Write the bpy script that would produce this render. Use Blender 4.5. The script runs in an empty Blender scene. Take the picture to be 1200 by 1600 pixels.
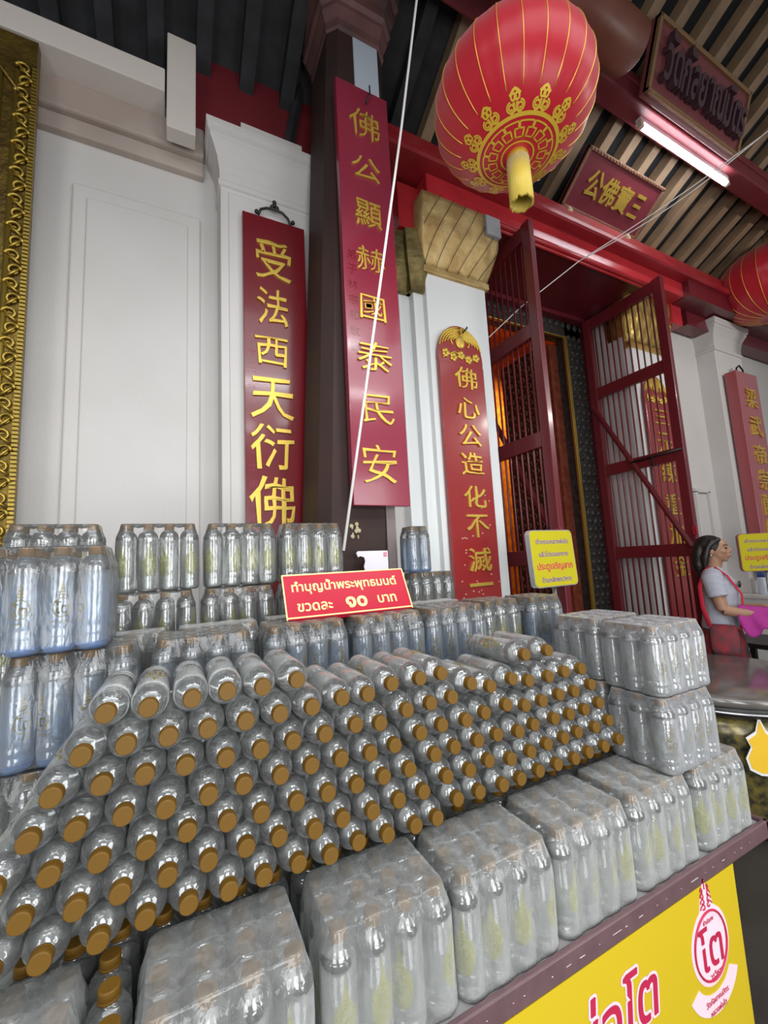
import bpy, bmesh, math, random
from mathutils import Vector, Matrix, Quaternion, noise
random.seed(7)
sc = bpy.context.scene
col = sc.collection
EYE = 1.6                                    # camera height above the floor

# ------------------------------------------------------------------ camera
def make_camera():
    yaw, pitch, roll, fpx = .464632, .119019, -.051356, 652.06
    cy, sy, cp, sp = math.cos(yaw), math.sin(yaw), math.cos(pitch), math.sin(pitch)
    fw = Vector((sy*cp, cy*cp, sp)); r = Vector((cy, -sy, 0)); u = r.cross(fw)
    c, s = math.cos(roll), math.sin(roll)
    r2, u2 = c*r + s*u, -s*r + c*u
    cam = bpy.data.cameras.new('camera'); o = bpy.data.objects.new('camera', cam); col.objects.link(o)
    M = Matrix((r2, u2, -fw)).transposed().to_4x4(); M.translation = (0, 0, EYE)
    o.matrix_world = M
    cam.sensor_fit = 'HORIZONTAL'; cam.sensor_width = 36; cam.lens = 36*fpx/1200
    cam.clip_start = .02; cam.clip_end = 100
    sc.camera = o
make_camera()

# ------------------------------------------------------------------ world, lights, exposure
w = bpy.data.worlds.new('courtyard_daylight'); sc.world = w; w.use_nodes = True
bg = w.node_tree.nodes['Background']; bg.inputs[0].default_value = (.93, .96, 1, 1); bg.inputs[1].default_value = .25
def area(name, loc, target, sx, sy, power, color=(1, 1, 1)):
    l = bpy.data.lights.new(name, 'AREA'); l.shape = 'RECTANGLE'; l.size = sx; l.size_y = sy; l.energy = power; l.color = color
    o = bpy.data.objects.new(name, l); col.objects.link(o); o.location = loc
    d = Vector(target) - Vector(loc); o.rotation_euler = d.to_track_quat('-Z', 'Y').to_euler()
    return o
area('added_overhead_fill', (.9, -.7, 4.3), (.9, .1, 1.0), 5.5, 1.8, 70, (.96, .98, 1))  # unseen overhead panel, added to brighten the bottle shoulders
for x_, y_, z_ in ((-.9, -.1, 3.1), (.35, .05, 3.2), (1.5, .1, 3.3), (-.2, .75, 3.3), (.9, .8, 3.4)):
    area('unseen_tube_over_table', (x_, y_, z_), (x_, y_+.5, 1.0), .9, .03, 7, (.95, .98, 1))  # unseen tubes, extra ones added for glints on the bottles
area('tube_light_right', (5.4, -.6, 3.9), (5.4, 2.2, 1.8), 1.3, .10, 45, (1, .97, .93))
for k_, (x_, p_) in enumerate(((-1.7, 34), (.25, 46), (2.1, 34))):       # fill panels added behind the camera to brighten bottles and table front
    area('added_front_fill', (x_, -1.35, 1.55), (x_*.5+.3, .9, 1.05), .9, 2.3, p_*1.08, (.97, .985, 1))
vs = sc.view_settings; vs.view_transform = 'Standard'; vs.look = 'None'; vs.gamma = 1; vs.use_curve_mapping = False; vs.exposure = .05
cy_ = sc.cycles
cy_.max_bounces = 22; cy_.transmission_bounces = 20; cy_.glossy_bounces = 6; cy_.diffuse_bounces = 4; cy_.transparent_max_bounces = 80
cy_.sample_clamp_indirect = 6; cy_.blur_glossy = 0.

# ------------------------------------------------------------------ helpers
def Z(z): return z + EYE
class MB:
    def __init__(s): s.v = []; s.f = []; s.m = []; s.sm = []
    def add(s, vs, fs, mat=0, smooth=False, M=None):
        b = len(s.v)
        s.v += [tuple(M @ Vector(p)) if M is not None else tuple(p) for p in vs]
        for f in fs: s.f.append([i+b for i in f]); s.m.append(mat); s.sm.append(smooth)
        return s
    def box(s, x0, x1, y0, y1, z0, z1, mat=0, M=None, bev=0):
        if bev:
            bm = bmesh.new(); bmesh.ops.create_cube(bm, size=1)
            for v in bm.verts: v.co = ((x0+x1)/2+v.co.x*(x1-x0), (y0+y1)/2+v.co.y*(y1-y0), (z0+z1)/2+v.co.z*(z1-z0))
            bmesh.ops.bevel(bm, geom=bm.edges[:], offset=bev, segments=2, affect='EDGES', profile=.5)
            bm.verts.index_update()
            s.add([v.co[:] for v in bm.verts], [[v.index for v in f.verts] for f in bm.faces], mat, False, M); bm.free(); return s
        vs = [(x, y, z) for x in (x0, x1) for y in (y0, y1) for z in (z0, z1)]
        return s.add(vs, [(0, 1, 3, 2), (4, 6, 7, 5), (0, 4, 5, 1), (2, 3, 7, 6), (0, 2, 6, 4), (1, 5, 7, 3)], mat, False, M)
    def rings(s, R, cap0=True, cap1=True, mat=0, smooth=True, closed=True, M=None):
        n = len(R[0]); vs = [p for r in R for p in r]; fs = []
        for i in range(len(R)-1):
            for j in range(n if closed else n-1):
                k = (j+1) % n; fs.append((i*n+j, i*n+k, (i+1)*n+k, (i+1)*n+j))
        s.add(vs, fs, mat, smooth, M)
        if cap0: s.add(R[0], [list(range(n))[::-1]], mat, False, M)
        if cap1: s.add(R[-1], [list(range(n))], mat, False, M)
        return s
    def lathe(s, prof, n=24, mat=0, smooth=True, cap0=True, cap1=True, M=None, wob=None):
        R = [[(r*math.cos(2*math.pi*j/n), r*math.sin(2*math.pi*j/n), z) for j in range(n)] for r, z in prof]
        return s.rings(R, cap0, cap1, mat, smooth, True, M)
    def tube(s, path, rad, n=8, mat=0, closed=False, smooth=True, ell=None, M=None, up=None):
        P = [Vector(p) for p in path]; k = len(P)
        rad = rad if isinstance(rad, (list, tuple)) else [rad]*k
        R = []; ref = None
        for i in range(k):
            if closed: t = P[(i+1) % k]-P[i-1]
            else: t = P[min(i+1, k-1)]-P[max(i-1, 0)]
            t = t.normalized() if t.length > 1e-9 else Vector((0, 0, 1))
            if ref is None:
                a = Vector(up) if up else (Vector((0, 0, 1)) if abs(t.z) < .9 else Vector((1, 0, 0)))
                ref = (a - t*a.dot(t)).normalized()
            else: ref = (ref - t*ref.dot(t)).normalized()
            b = t.cross(ref); r = rad[i]
            ra, rb = (r if isinstance(r, (tuple, list)) else (r, r))
            R.append([tuple(P[i]+ref*(ra*math.cos(2*math.pi*j/n))+b*(rb*math.sin(2*math.pi*j/n))) for j in range(n)])
        if closed: R.append(R[0]); return s.rings(R, False, False, mat, smooth, True, M)
        return s.rings(R, True, True, mat, smooth, True, M)
    def prism(s, poly, y0, y1, mat=0, M=None, smooth=False):
        """polygon in x,z extruded along y"""
        n = len(poly); vs = [(x, y0, z) for x, z in poly]+[(x, y1, z) for x, z in poly]
        fs = [list(range(n)), list(range(n, 2*n))[::-1]]
        s.add(vs, fs, mat, False, M)
        s.add(vs, [(i, i+n, (i+1) % n+n, (i+1) % n) for i in range(n)], mat, smooth, M); return s
    def ball(s, c, r, mat=0, nu=14, nv=9, M=None):
        rx, ry, rz = r if isinstance(r, (tuple, list)) else (r, r, r)
        R = [[(c[0]+rx*math.sin(a)*math.cos(2*math.pi*j/nu), c[1]+ry*math.sin(a)*math.sin(2*math.pi*j/nu), c[2]-rz*math.cos(a)) for j in range(nu)]
             for a in [math.pi*(i+.02)/(nv) if i == 0 else (math.pi*(i-.02)/nv if i == nv else math.pi*i/nv) for i in range(nv+1)]]
        return s.rings(R, True, True, mat, True, True, M)
    def mesh(s, name, mats, fix=True):
        me = bpy.data.meshes.new(name); me.from_pydata(s.v, [], s.f)
        for m in (mats if isinstance(mats, (list, tuple)) else [mats]): me.materials.append(m)
        me.polygons.foreach_set('material_index', s.m); me.polygons.foreach_set('use_smooth', s.sm)
        if fix:
            bm = bmesh.new(); bm.from_mesh(me); bmesh.ops.remove_doubles(bm, verts=bm.verts, dist=1e-6)
            bmesh.ops.recalc_face_normals(bm, faces=bm.faces); bm.to_mesh(me); bm.free()
        me.update(); return me
    def build(s, name, mats, parent=None, fix=True):
        return link(name, s.mesh(name, mats, fix), parent)
def link(name, me, parent=None, loc=None):
    o = bpy.data.objects.new(name, me); col.objects.link(o)
    if parent is not None:
        o.parent = parent
        o.location = loc if loc is not None else -Vector(parent['base'])
    elif loc is not None: o.location = loc
    return o
def tag(o, label=None, cat=None, group=None, kind=None):
    if label: o['label'] = label
    if cat: o['category'] = cat
    if group: o['group'] = group
    if kind: o['kind'] = kind
    return o
def thing(name, label, cat, loc=(0, 0, 0), group=None, local=False):
    """Empty at a thing's base; world-coordinate children are shifted back by 'base'"""
    o = bpy.data.objects.new(name, None); col.objects.link(o); o.location = loc; o.empty_display_size = .05
    o['base'] = (0, 0, 0) if local else tuple(loc)
    return tag(o, label, cat, group)
def struct(name, mb, m, label=None, cat=None):
    o = mb.build(name, m); o['kind'] = 'structure'; o['base'] = (0, 0, 0)
    return tag(o, label, cat)
_txt = {}
def text_geo(s, res=3, off=0., ext=.5, bev=0., shear=0.):
    """flat or raised lettering as vertices and faces, one text line, left-bottom anchored, font size 1"""
    key = (s, res, off, ext, bev, shear)
    if key not in _txt:
        c = bpy.data.curves.new('lettering', 'FONT'); c.body = s; c.size = 1; c.resolution_u = res; c.offset = off; c.extrude = ext; c.bevel_depth = bev; c.bevel_resolution = 1; c.shear = shear
        o = bpy.data.objects.new('lettering', c); col.objects.link(o)
        dg = bpy.context.evaluated_depsgraph_get(); e = o.evaluated_get(dg); me = bpy.data.meshes.new_from_object(e)
        bm = bmesh.new(); bm.from_mesh(me); bmesh.ops.remove_doubles(bm, verts=bm.verts, dist=1e-5); bmesh.ops.dissolve_degenerate(bm, edges=bm.edges, dist=1e-4); bmesh.ops.triangulate(bm, faces=bm.faces[:], quad_method='SHORT_EDGE', ngon_method='EAR_CLIP'); bm.to_mesh(me); bm.free()
        _txt[key] = ([v.co[:] for v in me.vertices], [list(p.vertices) for p in me.polygons if p.area > 1e-9])
        bpy.data.objects.remove(o); bpy.data.curves.remove(c); bpy.data.meshes.remove(me)
    return _txt[key]
_isl = {}
def islands(s, res, off, bev, shear, v, f):
    """number of the stroke each vertex belongs to, so touching strokes do not share a plane"""
    key = (s, res, off, bev, shear)
    if key not in _isl:
        par = {}
        P = [tuple(round(c, 5) for c in p) for p in v]
        def find(a):
            while par.setdefault(a, a) != a: par[a] = par[par[a]]; a = par[a]
            return a
        for q in f:
            r = find(P[q[0]])
            for k in q[1:]: par[find(P[k])] = r
        ids = {}
        _isl[key] = [ids.setdefault(find(p), len(ids)) for p in P]
    return _isl[key]
def put_text(mb, s, cx, cz, h=None, wd=None, y=0, depth=.004, M=None, off=0., bev=0., shear=0., mat=0, res=3, keep=True, flat=False, brush=0.):
    """lettering standing in the x,z plane, facing -y, centred at cx,cz, scaled to height h and/or width wd"""
    v, f = text_geo(s, res, off, 0 if flat else (.5 if not bev else .3), bev, shear)
    if not v: return
    x0, x1 = min(p[0] for p in v), max(p[0] for p in v); y0, y1 = min(p[1] for p in v), max(p[1] for p in v)
    z0, z1 = min(p[2] for p in v), max(p[2] for p in v)
    zr = (z1-z0) or 1.
    if brush: v = [(p[0]+brush*noise.noise(Vector((p[0]*3.1+ord(s[0]) % 97, p[1]*3.1, 1))), p[1]+brush*noise.noise(Vector((p[0]*3.1+ord(s[0]) % 97, p[1]*3.1, 9)))+.05*(p[0]-x0)*0, p[2]) for p in v]
    sx = wd/(x1-x0) if wd else h/(y1-y0); sy = h/(y1-y0) if h else sx
    if keep and wd and h is None: sy = sx
    if flat:                       # unweld, so that overlapping strokes of one letter never share a plane
        v, f = [v[k] for q in f for k in q], [[3*i, 3*i+1, 3*i+2] for i in range(len(f))]
        mb.add([(cx+(p[0]-(x0+x1)/2)*sx, y-6e-6*((i//3)*7 % 11), cz+(p[1]-(y0+y1)/2)*sy) for i, p in enumerate(v)], f, mat, False, M); return
    isl = islands(s, res, off, bev, shear, v, f)
    out = [(cx+(p[0]-(x0+x1)/2)*sx, y-depth*((p[2]-z0)/zr)-depth*.14*(isl[i] % 3), cz+(p[1]-(y0+y1)/2)*sy) for i, p in enumerate(v)]
    mb.add(out, f, mat, False, M)

# ------------------------------------------------------------------ materials
_M = {}
def mat(name, color=(.5, .5, .5), rough=.5, metal=0., spec=.5, bump=0., bscale=30., var=0., vscale=6., color2=None, coat=0., emit=None, estr=0., noise_detail=4., sheen=0.):
    if name in _M: return _M[name]
    m = bpy.data.materials.new(name); m.use_nodes = True; nt = m.node_tree; N = nt.nodes; L = nt.links
    b = N['Principled BSDF']; b.inputs['Base Color'].default_value = (*color, 1); b.inputs['Roughness'].default_value = rough
    b.inputs['Metallic'].default_value = metal; b.inputs['Specular IOR Level'].default_value = spec; b.inputs['Coat Weight'].default_value = coat; b.inputs['Coat Roughness'].default_value = .12
    if emit: b.inputs['Emission Color'].default_value = (*emit, 1); b.inputs['Emission Strength'].default_value = estr
    if sheen: b.inputs['Sheen Weight'].default_value = sheen
    tc = N.new('ShaderNodeTexCoord')
    if var or color2:
        n = N.new('ShaderNodeTexNoise'); n.inputs['Scale'].default_value = vscale; n.inputs['Detail'].default_value = noise_detail; L.new(tc.outputs['Object'], n.inputs['Vector'])
        r = N.new('ShaderNodeValToRGB'); r.color_ramp.elements[0].position = .35; r.color_ramp.elements[1].position = .7
        c2 = color2 or tuple(max(0, c*(1-var)) for c in color)
        r.color_ramp.elements[0].color = (*c2, 1); r.color_ramp.elements[1].color = (*color, 1)
        L.new(n.outputs['Fac'], r.inputs['Fac']); L.new(r.outputs['Color'], b.inputs['Base Color'])
    if bump:
        n = N.new('ShaderNodeTexNoise'); n.inputs['Scale'].default_value = bscale; n.inputs['Detail'].default_value = 5; L.new(tc.outputs['Object'], n.inputs['Vector'])
        bp = N.new('ShaderNodeBump'); bp.inputs['Strength'].default_value = bump; bp.inputs['Distance'].default_value = .01
        L.new(n.outputs['Fac'], bp.inputs['Height']); L.new(bp.outputs['Normal'], b.inputs['Normal'])
    _M[name] = m; return m
white = mat('white_plaster', (.62, .595, .575), .75, bump=.15, bscale=60, color2=(.565, .54, .515), vscale=1.3)
white_gloss = mat('white_gloss_paint', (.80, .82, .81), .35, bump=.04, bscale=20)
shaded_oldwhite = mat('stained_shaded_white_paint', (.48, .41, .36), .8, bump=.2, bscale=40, color2=(.36, .29, .25), vscale=2.2)  # dirt plus the eave beam's shade, both put into the colour
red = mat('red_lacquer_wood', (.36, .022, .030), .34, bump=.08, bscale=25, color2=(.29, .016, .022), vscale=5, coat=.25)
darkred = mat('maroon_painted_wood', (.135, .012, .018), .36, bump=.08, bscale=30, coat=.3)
bright_red = mat('bright_red_paint', (.52, .028, .035), .32, bump=.08, bscale=18, color2=(.42, .02, .028), vscale=4, coat=.25)
board_red = mat('plaque_red_lacquer', (.155, .007, .012), .24, bump=.12, bscale=9, coat=.5)
board_maroon = mat('plaque_maroon_lacquer', (.235, .022, .045), .24, bump=.14, bscale=9, coat=.5)
board_warm = mat('plaque_brick_red_lacquer', (.30, .022, .022), .28, bump=.12, bscale=9, coat=.4)
gold = mat('gilded_lettering', (.70, .48, .08), .38, metal=.55, bump=.15, bscale=40)
goldleaf = mat('gold_leaf_relief', (.66, .49, .22), .46, metal=.5, bump=.6, bscale=22, color2=(.44, .28, .10), vscale=7)
goldold = mat('tarnished_gold_relief', (.24, .16, .03), .38, metal=.75, bump=.5, bscale=35, color2=(.10, .06, .015), vscale=8)
darkwood = mat('dark_brown_paint', (.046, .024, .020), .6, spec=.2, bump=.15, bscale=20, color2=(.035, .022, .020), vscale=4)
greywood = mat('grey_brown_paint', (.20, .16, .155), .55, bump=.15, bscale=20)
black = mat('black_iron', (.012, .011, .011), .4)
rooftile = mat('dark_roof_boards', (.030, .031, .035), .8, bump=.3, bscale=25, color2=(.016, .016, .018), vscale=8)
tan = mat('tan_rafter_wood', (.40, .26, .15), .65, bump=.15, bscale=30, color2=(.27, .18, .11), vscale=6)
steel = mat('brushed_metal', (.45, .45, .46), .3, metal=.9)
capgold = mat('gold_plastic_cap', (.125, .062, .006), .5, spec=.25, bump=.05, bscale=200)
riser_m = mat('grey_green_display_cloth', (.42, .44, .40), .9, bump=.2, bscale=90)
floor_m = mat('dark_stone_floor', (.05, .045, .04), .4, bump=.1, bscale=6, color2=(.035, .03, .028), vscale=3)
trim_m = mat('purple_brown_table_trim', (.125, .070, .075), .42, bump=.1, bscale=60, color2=(.10, .055, .06), vscale=20)
yellow = mat('yellow_banner_vinyl', (.52, .375, .007), .45, bump=.03, bscale=300)
crimson = mat('crimson_print', (.42, .010, .055), .5)
pinkwhite = mat('pale_pink_print', (.80, .56, .62), .5)
purple_txt = mat('violet_print', (.22, .12, .40), .5)
sign_yellow = mat('yellow_sign_sheet', (.58, .50, .007), .12, coat=.6)
sign_red = mat('red_acrylic_sign', (.40, .002, .022), .28, spec=.2)
cream = mat('cream_gold_print', (.85, .66, .26), .4)
rope_m = mat('white_cotton_cord', (.80, .77, .74), .8)

def new_mat(name):
    m = bpy.data.materials.new(name); m.use_nodes = True; nt = m.node_tree; nt.nodes.clear()
    out = nt.nodes.new('ShaderNodeOutputMaterial'); return m, nt.nodes, nt.links, out
def clear_mat(name, tint, ior, milky, gloss_ior, bump, bscale, refract=0.):
    """clear plastic or water: transparent or refracting, slightly cloudy, with a glossy surface"""
    m, N, L, out = new_mat(name)
    tc = N.new('ShaderNodeTexCoord'); n = N.new('ShaderNodeTexNoise'); n.inputs['Scale'].default_value = bscale; n.inputs['Detail'].default_value = 2
    bp = N.new('ShaderNodeBump'); bp.inputs['Strength'].default_value = bump; bp.inputs['Distance'].default_value = .004
    L.new(tc.outputs['Object'], n.inputs['Vector']); L.new(n.outputs['Fac'], bp.inputs['Height'])
    t = N.new('ShaderNodeBsdfTransparent'); t.inputs['Color'].default_value = (*tint, 1); cur = t
    if refract:
        g = N.new('ShaderNodeBsdfGlass'); g.inputs['Color'].default_value = (*tint, 1); g.inputs['IOR'].default_value = ior; g.inputs['Roughness'].default_value = 0
        mx = N.new('ShaderNodeMixShader'); mx.inputs['Fac'].default_value = refract; L.new(t.outputs[0], mx.inputs[1]); L.new(g.outputs[0], mx.inputs[2]); cur = mx
    d = N.new('ShaderNodeBsdfTranslucent'); d.inputs['Color'].default_value = (*tint, 1); d2 = N.new('ShaderNodeBsdfDiffuse'); d2.inputs['Color'].default_value = (*tint, 1)
    a = N.new('ShaderNodeMixShader'); a.inputs['Fac'].default_value = .8; L.new(d.outputs[0], a.inputs[1]); L.new(d2.outputs[0], a.inputs[2])
    lw = N.new('ShaderNodeLayerWeight'); lw.inputs['Blend'].default_value = .5           # a cloudy wall hides more at grazing angles
    q = N.new('ShaderNodeMath'); q.operation = 'SUBTRACT'; q.inputs[0].default_value = 1.10; L.new(lw.outputs['Facing'], q.inputs[1])
    dv = N.new('ShaderNodeMath'); dv.operation = 'DIVIDE'; dv.use_clamp = True; dv.inputs[0].default_value = milky; L.new(q.outputs[0], dv.inputs[1])
    k = N.new('ShaderNodeMixShader'); L.new(dv.outputs[0], k.inputs['Fac']); L.new(cur.outputs[0], k.inputs[1]); L.new(a.outputs[0], k.inputs[2])
    gl = N.new('ShaderNodeBsdfGlossy'); gl.inputs['Roughness'].default_value = .04; L.new(bp.outputs['Normal'], gl.inputs['Normal'])
    fr = N.new('ShaderNodeFresnel'); fr.inputs['IOR'].default_value = gloss_ior; L.new(bp.outputs['Normal'], fr.inputs['Normal'])
    f = N.new('ShaderNodeMixShader'); L.new(fr.outputs[0], f.inputs['Fac']); L.new(k.outputs[0], f.inputs[1]); L.new(gl.outputs[0], f.inputs[2])
    L.new(f.outputs[0], out.inputs[0]); return m
clear_pet = clear_mat('clear_plastic_bottle', (.995, 1, 1), 1, .06, 2.1, .34, 60)
blue_pet = clear_mat('bluish_plastic_bottle', (.975, .988, 1), 1, .065, 1.8, .22, 70)
blue_water_m = clear_mat('bluish_drinking_water', (.80, .90, 1), 1.33, .24, 1.3, .16, 45, 1.)
water_m = clear_mat('drinking_water', (.975, 1, .985), 1.33, .245, 1.6, .32, 42, 1.)
def film_mat(name, haze, tint=(.87, .885, .86)):
    m, N, L, out = new_mat(name)
    tc = N.new('ShaderNodeTexCoord')
    n = N.new('ShaderNodeTexNoise'); n.inputs['Scale'].default_value = 46; n.inputs['Detail'].default_value = 3; n.inputs['Distortion'].default_value = 1.2
    mp = N.new('ShaderNodeMapping'); mp.inputs['Scale'].default_value = (1, 1, .35); L.new(tc.outputs['Object'], mp.inputs['Vector']); L.new(mp.outputs[0], n.inputs['Vector'])
    bp = N.new('ShaderNodeBump'); bp.inputs['Strength'].default_value = .5; bp.inputs['Distance'].default_value = .004; L.new(n.outputs['Fac'], bp.inputs['Height'])
    d = N.new('ShaderNodeBsdfDiffuse'); d.inputs['Color'].default_value = (*tint, 1); t = N.new('ShaderNodeBsdfTranslucent'); t.inputs['Color'].default_value = (*tint, 1)
    a = N.new('ShaderNodeMixShader'); a.inputs['Fac'].default_value = .3; L.new(d.outputs[0], a.inputs[1]); L.new(t.outputs[0], a.inputs[2])
    tr = N.new('ShaderNodeBsdfTransparent'); b = N.new('ShaderNodeMixShader')
    L.new(tr.outputs[0], b.inputs[1]); L.new(a.outputs[0], b.inputs[2])
    r = N.new('ShaderNodeMapRange'); r.inputs['From Min'].default_value = .3; r.inputs['From Max'].default_value = .7; r.inputs['To Min'].default_value = haze*.75; r.inputs['To Max'].default_value = haze*1.25
    L.new(n.outputs['Fac'], r.inputs['Value'])
    lw = N.new('ShaderNodeLayerWeight'); lw.inputs['Blend'].default_value = .5           # a scattering sheet hides more at grazing angles
    q = N.new('ShaderNodeMath'); q.operation = 'SUBTRACT'; q.inputs[0].default_value = 1.06; L.new(lw.outputs['Facing'], q.inputs[1])
    dv = N.new('ShaderNodeMath'); dv.operation = 'DIVIDE'; dv.use_clamp = True; L.new(r.outputs[0], dv.inputs[0]); L.new(q.outputs[0], dv.inputs[1])
    L.new(dv.outputs[0], b.inputs['Fac'])
    gl = N.new('ShaderNodeBsdfGlossy'); gl.inputs['Roughness'].default_value = .13; L.new(bp.outputs[0], gl.inputs['Normal'])
    fr = N.new('ShaderNodeFresnel'); fr.inputs['IOR'].default_value = 1.55; L.new(bp.outputs[0], fr.inputs['Normal'])
    c = N.new('ShaderNodeMixShader'); L.new(fr.outputs[0], c.inputs['Fac']); L.new(b.outputs[0], c.inputs[1]); L.new(gl.outputs[0], c.inputs[2])
    L.new(c.outputs[0], out.inputs[0]); return m
film_hazy = film_mat('hazy_shrink_film', .16)
film_clear = film_mat('clear_shrink_film', .06)
film_mid = film_mat('milky_shrink_film', .14, (.86, .87, .90))
def print_mat(name, color, alpha):
    m, N, L, out = new_mat(name)
    d = N.new('ShaderNodeBsdfDiffuse'); d.inputs['Color'].default_value = (*color, 1); t2 = N.new('ShaderNodeBsdfTranslucent'); t2.inputs['Color'].default_value = (*color, 1)
    a = N.new('ShaderNodeMixShader'); a.inputs['Fac'].default_value = .4; L.new(d.outputs[0], a.inputs[1]); L.new(t2.outputs[0], a.inputs[2])
    t = N.new('ShaderNodeBsdfTransparent'); x = N.new('ShaderNodeMixShader'); x.inputs['Fac'].default_value = alpha
    L.new(t.outputs[0], x.inputs[1]); L.new(a.outputs[0], x.inputs[2]); L.new(x.outputs[0], out.inputs[0]); return m
olive_print = print_mat('olive_gold_bottle_print', (.36, .28, .05), .8)
yellow_print = print_mat('yellow_green_bottle_print', (.62, .60, .05), .34)

# ================================================================== the setting
struct('floor', MB().box(-6, 14, -6, 9, -.1, 0), floor_m, 'dark stone floor under the table', 'floor')
b = MB(); b.box(-3.2, 2.3, 2.65, 2.95, 0, Z(2.95)); b.box(4.34, 12, 2.65, 2.95, 0, Z(2.95))
b.box(-.54, .12, 2.625, 2.65, .3, Z(2.22), bev=.01); b.box(-.47, .05, 2.612, 2.63, .4, Z(2.14), bev=.008)
wall = struct('wall_back', b, white, 'white plastered temple wall with raised panel', 'wall')
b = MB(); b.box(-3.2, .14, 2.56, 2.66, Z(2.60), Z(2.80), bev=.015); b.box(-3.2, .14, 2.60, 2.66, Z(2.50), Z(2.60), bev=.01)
struct('trim_1', b, shaded_oldwhite, 'stained, shade-darkened plaster band along the top of the white wall', 'trim')
b = MB(); b.box(-3.2, -.08, 2.40, 2.62, Z(2.78), Z(2.93), bev=.006); b.box(-.07, .085, 2.40, 2.50, Z(2.56), Z(3.19), bev=.006)
struct('trim_2', b, mat('dull_white_beam_paint', (.62, .56, .51), .8, bump=.15), 'white painted eave beam ending in an upright block', 'trim')
struct('trim_3', MB().box(.07, 10, 2.60, 2.80, Z(2.76), Z(3.52)), mat('deep_red_wall_board', (.16, .012, .018), .6, bump=.1), 'deep red board along the wall top', 'trim')

def pilaster(x0, x1, name, label):
    p = struct(name, MB().box(x0, x1, 2.45, 2.66, 0, Z(2.36), bev=.006).box(x0+.045, x1-.045, 2.44, 2.46, .1, Z(2.30), bev=.006).box(x0+.12, x1-.12, 2.42, 2.6, Z(2.70), Z(2.80)), white, label, 'pilaster')
    prof = [(0, 2.33), (.012, 2.335), (.012, 2.37), (.004, 2.38), (.006, 2.44), (.02, 2.52), (.05, 2.585), (.062, 2.60), (.062, 2.625), (.078, 2.635), (.078, 2.665), (.085, 2.67), (.085, 2.70)]
    R = [[(x0-e, 2.66, Z(z)), (x0-e, 2.45-e, Z(z)), (x1+e, 2.45-e, Z(z)), (x1+e, 2.66, Z(z))] for e, z in prof]
    MB().rings(R, True, True, 0, False).build('capital', white, p)
    return p
pilaster(.225, .855, 'pilaster', 'white pilaster with flared capital behind the six-character plaque')
pilaster(5.785, 6.415, 'pilaster', 'white pilaster with flared capital beside the far white window niche')

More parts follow.
